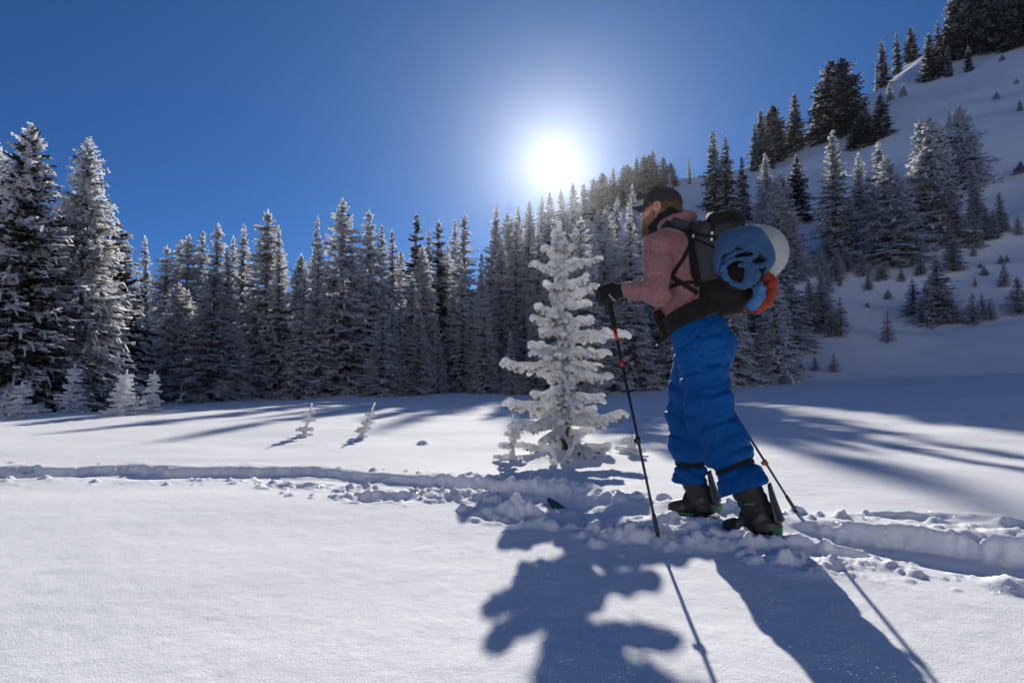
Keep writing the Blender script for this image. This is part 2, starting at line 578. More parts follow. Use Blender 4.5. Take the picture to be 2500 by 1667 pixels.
def field_mesh(fn, lo, hi, h, m=6):
    """surface of fn in a box; only the blocks of m cells near the surface are sampled finely"""
    lo = np.asarray(lo, float); hi = np.asarray(hi, float)
    nb = np.ceil((hi - lo) / (h * m)).astype(int) + 1
    c = np.stack(np.meshgrid(*[lo[i] + h * m * (np.arange(nb[i]) + 0.5) for i in range(3)], indexing='ij'), -1)
    fc = fn(c.reshape(-1, 3)).reshape(nb)
    act = np.abs(fc) < h * m * 0.5 * 1.7321 * 1.35 + 0.012
    F = np.repeat(np.repeat(np.repeat(np.where(fc < 0, -1.0, 1.0), m, 0), m, 1), m, 2)
    ids = np.argwhere(act)
    loc = np.stack(np.meshgrid(*[np.arange(m)] * 3, indexing='ij'), -1).reshape(-1, 3)
    g = (ids[:, None, :] * m + loc[None]).reshape(-1, 3)
    for k in range(0, len(g), 400000):
        q = g[k:k + 400000]
        F[q[:, 0], q[:, 1], q[:, 2]] = fn(lo + h * q)
    return surface_nets(F, lo, h)

def capsule_field(caps, h, k, pad=0.06, noise=()):
    """union of many small capsules (a, b, ra, rb), each written only into its own neighbourhood"""
    A = np.array([c[0] for c in caps]); B = np.array([c[1] for c in caps])
    lo = np.minimum(A, B).min(0) - pad; hi = np.maximum(A, B).max(0) + pad
    n = np.ceil((hi - lo) / h).astype(int) + 1
    D = np.full(n, 0.05)
    ax = [lo[i] + h * np.arange(n[i]) for i in range(3)]
    for a, b, ra, rb in caps:
        a = np.asarray(a); b = np.asarray(b)
        m = max(ra, rb) + k + 2 * h
        i0 = np.maximum(((np.minimum(a, b) - m - lo) / h).astype(int), 0)
        i1 = np.minimum(((np.maximum(a, b) + m - lo) / h).astype(int) + 2, n)
        s = tuple(slice(i0[q], i1[q]) for q in range(3))
        g = np.stack(np.meshgrid(*[ax[q][i0[q]:i1[q]] for q in range(3)], indexing='ij'), -1)
        D[s] = smin(D[s], d_cap(g, a, b, ra, rb), k)
    near = np.abs(D) < 0.03
    g = np.argwhere(near) * h + lo
    dv = D[near]
    for f, amp, sd_ in noise:
        dv = dv + amp * vnoise3(g[:, 0] * f, g[:, 1] * f, g[:, 2] * f, sd_)
    D[near] = dv
    return surface_nets(D, lo, h)

# ------------------------------------------------------------------ tree materials
def porous(t, shader, amount):
    # sprays of frosted needles are loose: some light goes straight through
    tp = t.n('ShaderNodeBsdfTransparent')
    mx = t.n('ShaderNodeMixShader'); mx.inputs[0].default_value = amount
    t.l(shader, mx.inputs[1]); t.l(tp.outputs[0], mx.inputs[2])
    return mx.outputs[0]

def rime_material():
    t = NT('rime')
    g = t.n('ShaderNodeNewGeometry').outputs['Position']
    oi = t.n('ShaderNodeObjectInfo')
    f = t.noise(1.6, 3, 0.6, g)
    f2 = t.noise(9.0, 2, 0.6, g)
    mixv = t.math('ADD', t.math('MULTIPLY', f, 0.55), t.math('MULTIPLY', f2, 0.45))
    mixv = t.math('ADD', mixv, t.math('MULTIPLY', t.math('SUBTRACT', oi.outputs['Random'], 0.5), 0.14))
    c = t.ramp(mixv, [(0.30, (0.45, 0.455, 0.46)), (0.42, (0.80, 0.81, 0.82)), (0.58, (0.91, 0.915, 0.925))])
    b = t.bsdf(c, 0.85, 0.1)
    tr = t.n('ShaderNodeBsdfTranslucent'); t.l(c, tr.inputs[0])
    mx = t.n('ShaderNodeMixShader'); mx.inputs[0].default_value = 0.58
    t.l(b.outputs[0], mx.inputs[1]); t.l(tr.outputs[0], mx.inputs[2])
    return t.done(porous(t, mx.outputs[0], 0.16))

def needle_material(name, stops):
    t = NT(name)
    g = t.n('ShaderNodeNewGeometry').outputs['Position']
    f = t.noise(6.0, 4, 0.65, g)
    c = t.ramp(f, stops)
    b = t.bsdf(c, 0.8, 0.15)
    tr = t.n('ShaderNodeBsdfTranslucent'); t.l(c, tr.inputs[0])
    mx = t.n('ShaderNodeMixShader'); mx.inputs[0].default_value = 0.2
    t.l(b.outputs[0], mx.inputs[1]); t.l(tr.outputs[0], mx.inputs[2])
    return t.done(porous(t, mx.outputs[0], 0.16))

def bark_material():
    t = NT('bark')
    g = t.n('ShaderNodeNewGeometry').outputs['Position']
    f = t.noise(11.0, 4, 0.65, g)
    c = t.ramp(f, [(0.35, (0.045, 0.036, 0.03)), (0.6, (0.12, 0.10, 0.085)), (0.72, (0.5, 0.5, 0.51))])
    return t.done(t.bsdf(c, 0.9, 0.1, t.bump(f, 0.6, 0.02)).outputs[0])
M_RIME, M_BARK = rime_material(), bark_material()
M_NEEDLE = needle_material('dark_needles', [(0.35, (0.026, 0.030, 0.026)), (0.5, (0.045, 0.048, 0.036)), (0.66, (0.10, 0.095, 0.08))])
M_NEEDLE_RIMED = needle_material('rimed_needles', [(0.36, (0.04, 0.045, 0.04)), (0.46, (0.16, 0.164, 0.158)), (0.58, (0.58, 0.59, 0.60))])

# ------------------------------------------------------------------ conifer builder (10 m tall template)
def tube_mesh(pts, rads, n=8):
    V, F = [], []
    pts = [np.asarray(p, float) for p in pts]
    for i, (p, r) in enumerate(zip(pts, rads)):
        d = pts[min(i + 1, len(pts) - 1)] - pts[max(i - 1, 0)]
        d = d / (np.linalg.norm(d) + 1e-9)
        a = np.cross(d, [0, 1, 0]) if abs(d[1]) < 0.9 else np.cross(d, [1, 0, 0])
        a /= np.linalg.norm(a); b = np.cross(d, a)
        for k in range(n):
            w = 2 * math.pi * k / n
            V.append(p + r * (math.cos(w) * a + math.sin(w) * b))
    for i in range(len(pts) - 1):
        for k in range(n):
            F.append((i * n + k, i * n + (k + 1) % n, (i + 1) * n + (k + 1) % n, (i + 1) * n + k))
    F.append(tuple(range(n))[::-1]); F.append(tuple(range((len(pts) - 1) * n, len(pts) * n)))
    return V, F

DARKF = 0.22
DNF = 0.08
def conifer(seed, rb=1.7, power=0.8, levels=42, per=8, dark=0.25, droop=0.35, bare=0.02, shag=1.0, tops=1, H=10.0, thick=1.0, needles=None, stray=0.28):
    r = np.random.default_rng(seed)
    P = []; Mi = []          # quads (4,3), material index
    def roof(a, b, w0, w1, hang, m_up, m_dn):
        d = b - a
        sdir = np.array([-d[1], d[0], 0.0]); n = np.linalg.norm(sdir)
        sdir = sdir / n if n > 1e-5 else np.array([1.0, 0, 0])
        dz = np.array([0, 0, -hang])
        aL, aR = a + sdir * w0 + dz * .7, a - sdir * w0 + dz * .7
        bL, bR = b + sdir * w1 + dz * .5, b - sdir * w1 + dz * .5
        P.append((a, b, bL, aL)); Mi.append(m_up)
        P.append((b, a, aR, bR)); Mi.append(m_up)
        P.append((aL, bL, bR, aR)); Mi.append(m_dn if (m_up or r.random() < DNF) else 0)
    heads = [(0.0, 0.0, 1.0)]
    if tops > 1:
        for k in range(tops - 1):
            heads.append((r.uniform(-.55, .55), r.uniform(-.4, .4), r.uniform(.84, .97)))
    lean = r.normal(0, 0.012, 2)
    ph = r.random() * 6.28
    for hi, (ox, oy, hs) in enumerate(heads):
        lv = levels if hi == 0 else levels // 2
        h_lo = bare if hi == 0 else 0.45
        for i in range(lv):
            t = (i + r.uniform(0.1, 0.9)) / lv
            h = h_lo + (1 - h_lo) * t ** 1.04
            prof = ((1 - h) ** power * 0.93 + 0.10 * (1 - h) ** 0.35) * (1 + 0.10 * math.sin(h * 23 + ph) + 0.08 * math.sin(h * 41 + 2 * ph))
            if hi > 0: prof *= 0.75
            R = rb * prof + 0.06
            m = max(3, int(round(per * (0.55 + 0.45 * min(1, R / rb * 1.5)))))
            a0 = r.random() * 6.28
            for k in range(m):
                az = a0 + 6.283 * k / m + r.normal(0, 0.25)
                L = R * r.uniform(0.62, 1.12) * (1.0 + stray * (r.random() < 0.08))
                z0 = h * H * hs + r.normal(0, 0.07)
                dirv = np.array([math.cos(az), math.sin(az), 0.0])
                sid = np.array([-math.sin(az), math.cos(az), 0.0])
                base = np.array([ox * (0.3 + 0.7 * h) + lean[0] * h * H, oy * (0.3 + 0.7 * h) + lean[1] * h * H, z0])
                up = 0.30 * (h - 0.35) + r.normal(0, 0.06)
                dr = droop * (1.15 - 0.8 * h) * r.uniform(0.7, 1.3)
                isdark = r.random() < dark * DARKF * (1.3 - 0.75 * h)
                nodes = []
                ns = 4 if L > 0.8 else 3
                for j in range(ns + 1):
                    u = j / ns
                    nodes.append(base + dirv * (L * u) + np.array([0, 0, L * (up * u - dr * u * u + 0.16 * u ** 4)]) + sid * (L * 0.07 * math.sin(3 * u + az * 5)))
                wb = (0.095 + 0.05 * min(1, L)) * thick
                for j in range(ns):
                    u = j / ns
                    w0 = wb * (1.15 - 0.65 * u) ; w1 = wb * (1.15 - 0.65 * (j + 1) / ns) * (0.45 if j == ns - 1 else 1)
                    mu = 1 if (isdark or (u < 0.3 and r.random() < .35)) else 0
                    if j > 0 or L < 0.9:
                        roof(nodes[j], nodes[j + 1], w0, w1, 0.11 * thick, mu, 1)
                    if j >= 1 or ns == 3:
                        for sg in (-1, 1):
                            tl = L * (0.42 - 0.26 * u) * r.uniform(0.6, 1.2) * shag
                            if tl < 0.07: continue
                            q = nodes[j] + (nodes[j + 1] - nodes[j]) * r.uniform(0.2, 0.9)
                            dd = dirv * r.uniform(0.55, 0.95) + sid * sg * r.uniform(0.6, 1.0)
                            e = q + dd * tl * 0.85 + np.array([0, 0, -tl * r.uniform(0.0, 0.42)])
                            md = 1 if (mu and r.random() < .85) or r.random() < 0.10 else 0
                            roof(q, e, wb * 0.75, wb * 0.22, 0.09 * thick, md, 1)
                    if r.random() < 0.55 and u > 0.1 and L > 0.6:      # hanging twig
                        q = nodes[j] + (nodes[j + 1] - nodes[j]) * r.random()
                        e = q + dirv * 0.12 * L + np.array([0, 0, -r.uniform(0.12, 0.30) * min(L, 1.3)]) + sid * r.normal(0, .06)
                        roof(q, e, wb * 0.6, wb * 0.2, 0.03, 1 if (mu or r.random() < 0.3) else 0, 1)
        # leader
        tip = np.array([ox + lean[0] * H, oy + lean[1] * H, H * hs])
        roof(tip - np.array([0, 0, 0.6]), tip + np.array([0.01, 0, 0.12]), 0.07, 0.015, 0.03, 0, 0)
        roof(tip - np.array([0.02, 0.02, 0.6]), tip + np.array([0, 0.01, 0.10]), 0.07, 0.015, -0.02, 0, 0)
    V = np.array(P).reshape(-1, 3)
    # break the straight card edges
    V = V + r.normal(0, 0.016, V.shape)
    F = np.arange(len(V)).reshape(-1, 4)
    crown = mesh_obj('crown', V, F, [M_RIME, needles or M_NEEDLE_RIMED], smooth=False, mat_idx=Mi, link=False).data
    zs = [-0.8, 1.0, 3.0, 5.0, 7.0, 9.0, 9.7]
    tv, tf = tube_mesh([(lean[0] * z + .03 * math.sin(z), lean[1] * z, z) for z in zs],
                       [0.19, 0.16, 0.13, 0.10, 0.065, 0.03, 0.012], 7)
    trunk = mesh_obj('trunk', tv, tf, M_BARK, link=False).data
    return crown, trunk

KINDS = {}
def kind(name, specs):
    KINDS[name] = [conifer(**s) for s in specs]
kind('spire', [dict(seed=1, rb=1.15, power=0.85, levels=46, per=7, dark=0.30), dict(seed=2, rb=1.3, power=0.75, levels=44, per=7, dark=0.36),
               dict(seed=3, rb=1.0, power=0.8, levels=46, per=7, dark=0.24, droop=0.45), dict(seed=4, rb=1.45, power=0.9, levels=44, per=8, dark=0.42)])
kind('broad', [dict(seed=11, rb=2.0, power=0.78, levels=46, per=9, dark=0.34), dict(seed=12, rb=2.3, power=0.85, levels=44, per=9, dark=0.42, droop=0.3),
               dict(seed=13, rb=1.8, power=0.7, levels=46, per=9, dark=0.30, tops=2)])
kind('giant', [dict(seed=21, rb=1.9, power=0.66, levels=84, per=14, dark=0.45, droop=0.34, thick=0.50, shag=0.72, stray=0.0),
               dict(needles=M_NEEDLE, seed=22, rb=2.0, power=0.64, levels=80, per=14, dark=1.5, droop=0.30, thick=0.50, shag=0.75, tops=2, stray=0.0)])
DARKF = 0.85
DNF = 0.6
kind('dark', [dict(needles=M_NEEDLE, seed=31, rb=1.5, power=0.7, levels=40, per=8, dark=0.82, droop=0.25), dict(needles=M_NEEDLE, seed=32, rb=1.9, power=0.62, levels=40, per=9, dark=0.86, droop=0.2, tops=3),
              dict(needles=M_NEEDLE, seed=33, rb=1.25, power=0.75, levels=40, per=7, dark=0.74)])
DARKF = 0.1
DNF = 0.0
kind('young', [dict(seed=41, rb=2.0, power=0.8, levels=26, per=9, dark=0.22, thick=1.5, droop=0.2), dict(seed=42, rb=2.5, power=0.85, levels=24, per=10, dark=0.18, thick=1.6, droop=0.25),
               dict(seed=43, rb=1.5, power=0.8, levels=26, per=9, dark=0.25, thick=1.4, droop=0.3)])

def find_ground(px, py):
    d = ray(px, py)
    ks = np.concatenate([np.linspace(4, 60, 560), np.linspace(60.2, 190, 640)])
    h = far_height(d[0] * ks, ks) - (CAM_H + d[2] * ks)
    i = np.nonzero(h > 0)[0]
    k = ks[i[0]] if len(i) else ks[60 + int(np.argmax((h / ks)[60:]))]     # over the crest: stand on it
    return d[0] * k, k

NAMES = {'spire': 'frosted_fir', 'broad': 'frosted_spruce', 'giant': 'frosted_spruce', 'dark': 'dark_fir', 'young': 'young_fir'}
TREES_AT = []
tree_count = {}
tree_rng = np.random.default_rng(77)
def place_tree(px, ytop, ybase=None, depth=None, kd='spire', wf=1.0, label=None, group=None, var=None, sink=0.15):
    """a tree whose top is seen at (px, ytop), standing either where the ground shows at ybase or at the given distance"""
    if ybase is not None:
        hit = find_ground(px, ybase)
        depth = hit[1] if hit else (depth or 45.0)
    if px > 1820 and ybase is not None and ybase > 500 and kd != 'young': wf *= 1.28
    d = ray(px, ytop)
    x = d[0] * depth; ztop = CAM_H + d[2] * depth
    z = gz(x, depth) - sink
    H = max(ztop - z, 0.25)
    return plant(x, depth, z, H, kd, wf, label, group, var)

def plant(x, y, z, H, kd, wf=1.0, label=None, group=None, var=None):
    n = tree_count.get(kd, 0); tree_count[kd] = n + 1
    crown, trunk = KINDS[kd][(n if var is None else var) % len(KINDS[kd])]
    root = empty(NAMES[kd], (x, y, z), tree_rng.random() * 6.283)
    s = H / 10.0
    ws = wf * (1.25 if kd == 'young' else 1.1) * (min(s, 1.5) ** 0.85)
    root.scale = (ws, ws, s)
    for nm, me in (('crown', crown), ('trunk', trunk)):
        c = bpy.data.objects.new(nm, me); col.objects.link(c); c.parent = root
    tag(root, label, 'tree', group)
    TREES_AT.append((x, y, H))
    return root

# ------------------------------------------------------------------ forest: trees that can be told apart
T = place_tree
# left edge of the meadow
T(60, 305, depth=16.5, kd='giant', var=1, wf=0.92, label='huge dark spruce cut by the left edge of the photo, frosted near its top')
T(2, 352, depth=19.0, kd='giant', var=0, wf=0.85, label='frosted spruce at the far left edge, half hidden behind the huge dark one')
T(226, 340, depth=18.5, kd='giant', var=0, wf=0.86, label='tall broad frosted spruce, second giant from the left with a clean pointed top')
T(292, 545, depth=23, kd='dark', var=0, wf=1.3, label='dark spruce tucked close behind the right side of the second giant')
T(150, 560, depth=23, kd='broad', wf=1.1, label='shaded spruce in the gap between the two giant spruces on the left')
# forest skyline, left to middle
T(316, 588, depth=34, kd='spire', var=0, label='first slim spire right of the two giant spruces')
T(373, 583, depth=36, kd='spire', var=2, label='slender frosted spire alone at the low dip of the left skyline')
T(408, 600, depth=30, kd='broad', var=0, wf=.9, label='mid-height frosted spruce between the slender spire and the bushy pair on the left skyline')
T(438, 588, depth=33, kd='spire', var=1, label='left one of the close bushy pair on the left skyline')
T(456, 576, depth=31, kd='broad', var=1, label='right one of the close bushy pair on the left skyline')
T(495, 568, depth=34, kd='spire', var=3, wf=1.2, label='fir with a broad shouldered top right of the bushy pair')
T(535, 549, depth=33, kd='spire', var=1, wf=1.2, label='steep dark spire rising above its neighbours, left of the big white-topped fir')
T(570, 578, depth=38, kd='spire', var=0, label='thin fir squeezed behind the steep dark spire on the left skyline')
T(594, 551, depth=36, kd='spire', var=3, label='pointed fir just left of the big white-topped fir')
T(520, 650, depth=27, kd='broad', var=1, wf=1.2, label='wide dark-skirted spruce filling the shade under the left skyline')
T(430, 690, depth=27, kd='broad', var=2, wf=1.25, label='bushy dark spruce low in the shade right of the giant spruces')
T(577, 612, depth=28, kd='spire', var=2, wf=1.2, label='grey fir against the left flank of the big white-topped fir')
T(659, 514, ybase=972, kd='broad', var=0, wf=1.02, label='big white-topped fir standing foremost in the left half of the forest')
T(690, 560, depth=31, kd='spire', var=2, label='second top peeking behind the right shoulder of the big white-topped fir')
T(759, 531, depth=33, kd='spire', var=2, wf=.85, label='very thin needle-like spire between the two broadest skyline firs')
T(783, 575, depth=29, kd='spire', var=0, label='narrow fir right beside the needle-like spire')
T(843, 489, depth=31, kd='broad', var=1, wf=1.0, label='tallest fir of the middle forest, open branched with a sharp dark tip')
T(908, 516, depth=33, kd='broad', var=0, wf=.9, label='frosted fir with a rounded pale top, right of the tallest middle fir')
T(935, 555, depth=37, kd='spire', var=3, label='fir half hidden behind the rounded pale top')
T(960, 563, depth=40, kd='spire', var=0, label='small pointed top in the dip right of the rounded pale fir')
T(1019, 521, depth=42, kd='dark', var=2, wf=1.0, label='dark slim spire standing above the even part of the skyline')
T(1046, 567, depth=44, kd='spire', var=1, label='low frosted top right behind the dark slim spire')
T(1071, 539, depth=45, kd='dark', var=2, wf=1.0, label='second dark spire, a little shorter, right of the dark slim one')
T(1113, 539, depth=50, kd='spire', var=3, label='dim fir on the slope left of the lacy frosted pair')
T(1134, 523, depth=44, kd='spire', var=1, wf=1.2, label='lacy pale fir with outstretched boughs in the middle of the skyline')
T(1193, 508, depth=48, kd='spire', var=2, wf=1.3, label='pale lacy fir whose tip is highest before the glare of the sun')
T(1208, 524, depth=55, kd='spire', var=0, label='pale fir close behind the right side of the highest lacy one')
T(1235, 517, depth=58, kd='broad', var=2, wf=.8, label='blunt pale fir at the rim of the sun glare')
T(1258, 530, depth=52, kd='spire', var=1, label='pale fir just below the blunt one at the rim of the sun glare')
T(1289, 495, depth=60, kd='spire', var=0, wf=1.2, label='sun-washed fir directly left of the snow-caked little tree, high on the skyline')
T(1331, 500, depth=55, kd='spire', var=2, wf=1.2, label='white fir rising in the sun glare, straight above the snow-caked little tree')
T(1369, 493, depth=58, kd='spire', var=0, wf=1.1, label='white fir in the sun glare, first one right of the little tree top')
T(1398, 487, depth=62, kd='spire', var=3, label='pale fir in the glare, left neighbour of the tall shining fir')
T(1428, 454, depth=52, kd='spire', var=1, wf=1.15, label='tall shining fir with feathery white boughs below the sun')
T(1492, 493, depth=42, kd='spire', var=2, wf=1.3, label='feathery white fir left of the cap of the hiker')
T(1548, 452, depth=46, kd='spire', var=0, wf=1.0, label='white spire rising straight above the cap bill of the hiker')
T(1645, 420, depth=60, kd='spire', var=2, wf=.9, label='thin white spire right above the crown of the cap')
# middle storey in front of the forest
T(732, 661, depth=28, kd='spire', var=2, wf=1.15, label='slim bright fir in front of the dark gap right of the white-topped fir')
T(791, 741, ybase=967, kd='spire', var=2, wf=1.3, label='short grey fir at the forest edge, right of the big white-topped fir')
T(933, 761, ybase=967, kd='spire', var=1, wf=1.55, label='front fir on the shaded snow, leftmost of the loose row before the forest')
T(956, 735, depth=29, kd='spire', var=0, wf=1.2, label='fir close behind the leftmost one of the loose front row')
T(1009, 669, depth=32, kd='spire', var=3, wf=1.2, label='mid-height fir behind the gap in the loose front row')
T(1025, 749, ybase=963, kd='spire', var=0, wf=1.5, label='thin-topped front fir in the middle of the loose front row')
T(1032, 602, depth=36, kd='broad', var=2, wf=.9, label='grey fir half way up behind the loose front row')
T(983, 891, ybase=966, kd='young', var=0, wf=1.0, label='tiny fir between the first two trees of the loose front row')
T(1111, 707, ybase=945, kd='spire', var=1, wf=1.35, label='well separated front fir with open tiers, right end of the loose front row')
T(1074, 772, depth=31, kd='spire', var=2, label='thin fir in the dark behind the open-tiered front fir')
T(1130, 638, depth=34, kd='spire', var=0, label='fir with a thin tip right behind the open-tiered front fir')
T(1174, 650, depth=34, kd='spire', var=2, wf=1.15, label='thin-tipped fir in the purple-tinged shade left of the little tree')
T(1184, 728, depth=30, kd='spire', var=1, wf=1.2, label='shorter fir standing before the thin-tipped one in the purple-tinged shade')
T(1224, 585, depth=37, kd='spire', var=3, wf=1.2, label='dense grey fir in the hazy middle of the forest')
T(1224, 826, ybase=952, kd='spire', var=0, wf=1.7, label='low front fir left of the little tree with a bare stem beside it')
T(1250, 812, depth=28, kd='spire', var=2, wf=1.3, label='fir behind the low front fir left of the little tree')
T(1289, 910, ybase=958, kd='young', var=2, wf=1.0, label='small frosted fir by the lower left boughs of the snow-caked tree')
T(1302, 786, depth=29, kd='spire', var=1, wf=1.2, label='bluish fir seen between the left boughs of the snow-caked tree')
T(1325, 684, depth=31, kd='spire', var=2, wf=1.1, label='slender fir touching the left outline of the snow-caked tree')
T(1306, 700, depth=35, kd='spire', var=0, label='dim fir behind the slender one left of the snow-caked tree')
T(1470, 560, depth=34, kd='broad', var=1, label='shaded spruce between the snow-caked tree and the hiker')
T(1530, 600, depth=33, kd='broad', var=0, wf=1.0, label='shaded spruce right behind the forearm of the hiker')
T(1440, 640, depth=33, kd='broad', var=2, wf=.9, label='shaded spruce behind the right boughs of the snow-caked tree')
# crest behind the sun
for px, y in ((1262, 505), (1292, 492), (1318, 478), (1345, 470), (1372, 462), (1400, 448), (1425, 456), (1448, 436), (1472, 424), (1497, 412), (1518, 405), (1537, 402), (1553, 386), (1573, 380), (1588, 378), (1602, 367), (1618, 384), (1634, 398)):
    T(px + tree_rng.normal(0, 3), y, depth=98 + tree_rng.normal(0, 2), kd='dark' if px > 1440 else 'spire', wf=1.45, label='dim small fir on the hazy crest just right of and below the sun', group='firs along the hazy crest near the sun')
# ridge on the right
R_ = 'on the ridge'
T(1683, 372, depth=97, kd='spire', var=2, wf=.8, label='lone thin fir on the crest above the backpack')
T(1741, 318, ybase=520, kd='dark', var=0, wf=.95, label='left one of the twin dark spires above the backpack')
T(1770, 332, ybase=530, kd='dark', var=2, wf=1.1, label='right one of the twin dark spires above the backpack')
T(1811, 381, ybase=545, kd='dark', var=2, wf=1.0, label='dark pointed fir between the twin spires and the first ridge clump')
T(1858, 267, ybase=415, kd='dark', var=0, wf=1.2, label='left top of the first dark clump on the ridge')
T(1882, 259, ybase=400, kd='dark', var=1, wf=1.5, label='broad dark fir, main tree of the first clump on the ridge')
T(1842, 300, ybase=418, kd='dark', var=2, label='narrow dark fir on the left side of the first ridge clump')
T(1938, 226, ybase=374, kd='dark', var=0, wf=1.1, label='single pointed dark fir between the two big ridge clumps')
T(1923, 293, ybase=370, kd='dark', var=2, wf=1.2, label='small dark fir at the left foot of the single pointed ridge fir')
T(1985, 312, ybase=358, kd='dark', var=2, label='stunted dark fir left below the biggest dark ridge tree')
T(1988, 232, ybase=350, kd='dark', var=2, wf=1.0, label='thin dark fir leaning against the biggest dark ridge tree')
T(2022, 153, ybase=338, kd='dark', var=1, wf=1.55, label='biggest dark fir on the ridge, left half of the massive double crown')
T(2048, 147, ybase=342, kd='dark', var=1, wf=1.6, label='biggest dark fir on the ridge, right half of the massive double crown')
T(2105, 246, ybase=364, kd='dark', var=0, wf=1.6, label='dark rounded fir at the right foot of the massive double crown')
T(2149, 229, ybase=341, kd='dark', var=0, wf=1.4, label='dark fir below the sunlit crest, right of the rounded one')
T(2086, 300, ybase=366, kd='dark', var=1, wf=1.4, label='low dark fir pressed against the rounded one on the ridge')
T(2152, 98, ybase=215, kd='dark', var=0, wf=.9, label='slim brownish fir at the bright rim of the ridge')
T(2187, 79, ybase=185, kd='dark', var=2, wf=.9, label='second slim brownish fir at the bright rim of the ridge')
T(2222, 66, ybase=150, kd='dark', var=0, wf=1.3, label='bushier fir right of the slim brownish pair on the ridge')
T(2137, 153, ybase=225, kd='spire', var=2, wf=.6, label='thin dead-looking fir leaning off the bright rim of the ridge')
T(2170, 200, ybase=250, kd='young', var=2, label='frosted sapling just under the bright rim of the ridge')
T(2204, 205, ybase=238, kd='young', var=0, label='second sapling under the bright rim, right of the frosted one')
T(2266, 82, ybase=201, kd='dark', var=0, wf=1.2, label='dark fir left of the tall grove in the upper right corner')
T(2287, 52, ybase=190, kd='dark', var=2, wf=1.0, label='taller dark fir at the left side of the corner grove')
T(2313, 110, ybase=190, kd='dark', var=2, wf=.8, label='small dark fir at the lower left of the corner grove')
T(2363, 108, ybase=178, kd='dark', var=2, wf=1.0, label='dark fir standing forward below the corner grove')
for px, y, b in ((2316, 2, 150), (2341, -30, 142), (2367, -60, 138), (2395, -45, 130), (2420, -80, 126), (2447, -60, 122), (2472, -90, 112), (2492, -50, 118), (2330, 30, 150), (2408, 10, 133), (2460, 20, 124), (2515, -80, 110), (2382, -20, 135), (2436, -30, 126), (2350, -8, 146), (2483, 0, 120)):
    T(px, y, ybase=b, kd='dark', wf=1.15, label='dark fir in the dense grove at the upper right corner', group='firs of the grove in the upper right corner')
# middle of the hillside
T(2029, 323, ybase=640, kd='spire', var=1, wf=1.0, label='tall narrow frosted fir, left edge of the big hillside clump')
T(2002, 600, ybase=675, kd='young', var=0, label='sapling at the left foot of the big hillside clump')
T(1870, 376, ybase=560, kd='spire', var=3, wf=1.1, label='grey fir upslope behind the stowed jacket')
T(1944, 380, ybase=546, kd='dark', var=2, wf=1.25, label='isolated dark fir on open snow under the ridge')
T(1858, 464, ybase=690, kd='spire', var=2, wf=1.2, label='whitest narrow fir, right behind the backpack')
T(1905, 423, ybase=683, kd='broad', var=2, wf=.95, label='broad frosted spruce below the isolated dark fir')
T(1935, 520, ybase=690, kd='spire', var=0, wf=1.2, label='frosted fir at the right side of the broad spruce below the isolated dark fir')
T(2093, 376, ybase=600, kd='spire', var=0, wf=1.1, label='dim fir in the centre of the big hillside clump')
T(2140, 350, ybase=610, kd='spire', var=3, wf=1.2, label='high pointed fir behind the widest one of the hillside clump')
T(2172, 382, ybase=652, kd='broad', var=0, wf=1.15, label='widest frosted spruce of the big hillside clump, foremost')
T(2075, 480, ybase=640, kd='spire', var=1, wf=1.3, label='fir left of the widest spruce in the hillside clump')
T(2243, 293, ybase=595, kd='spire', var=1, wf=1.05, label='left top of the tall twin-topped fir on the open slope')
T(2266, 286, ybase=598, kd='broad', var=2, wf=.95, label='right top of the tall twin-topped fir on the open slope')
T(2285, 420, ybase=598, kd='spire', var=3, wf=1.1, label='shorter fir at the right side of the twin-topped fir')
T(2316, 270, ybase=440, kd='spire', var=0, wf=1.0, label='thin left tip of the bushy dark spruce on the right slope')
T(2345, 255, ybase=470, kd='broad', var=1, wf=1.2, label='bushy dark spruce high on the right slope, beside a bright streak of snow')
T(2334, 434, ybase=605, kd='spire', var=2, wf=1.2, label='slender frosted fir below the bushy dark spruce')
T(2375, 411, ybase=560, kd='spire', var=0, wf=1.1, label='frosted fir at the right foot of the bushy dark spruce')
T(2381, 511, ybase=608, kd='spire', var=2, wf=1.2, label='bare-stemmed thin fir on the right slope')
T(2402, 495, ybase=590, kd='spire', var=1, wf=1.2, label='thin fir just right of the bare-stemmed one')
T(2422, 511, ybase=583, kd='spire', var=0, wf=1.3, label='thin fir, last of the row right of the bare-stemmed one')
T(2440, 470, ybase=569, kd='spire', var=2, wf=1.2, label='faint slender fir alone near the right edge')
T(2484, 520, ybase=575, kd='young', var=2, wf=.9, label='faint sapling high at the right edge')
T(2490, 395, ybase=425, kd='young', var=1, wf=1.5, label='sunlit snowy sapling at the right edge by the bright streak')
# lower slope, right
T(2064, 599, ybase=664, kd='young', var=1, wf=.9, label='sapling left of the foot of the widest hillside spruce')
T(2105, 616, ybase=675, kd='young', var=0, wf=1.0, label='rounded sapling under the hillside clump')
T(2040, 605, ybase=686, kd='young', var=1, wf=.9, label='bigger sapling below the narrow left edge of the hillside clump')
T(2152, 640, ybase=684, kd='young', var=1, wf=1.2, label='squat sapling in front of the widest hillside spruce')
T(2199, 655, ybase=687, kd='young', var=0, wf=1.0, label='low sapling right of the squat one')
T(2246, 616, ybase=672, kd='young', var=2, wf=1.2, label='sapling at the foot of the twin-topped fir')
T(2322, 558, ybase=663, kd='spire', var=1, wf=1.3, label='young frosted fir standing clear below the twin-topped fir')
T(1976, 681, ybase=808, kd='spire', var=3, wf=1.4, label='frosted fir right of the stuff sack, left one of the low pair')
T(2004, 662, ybase=805, kd='spire', var=1, wf=1.3, label='frosted fir, right and taller one of the low pair by the stuff sack')
T(2022, 688, ybase=780, kd='spire', var=2, wf=1.2, label='slim fir behind the low pair by the stuff sack')
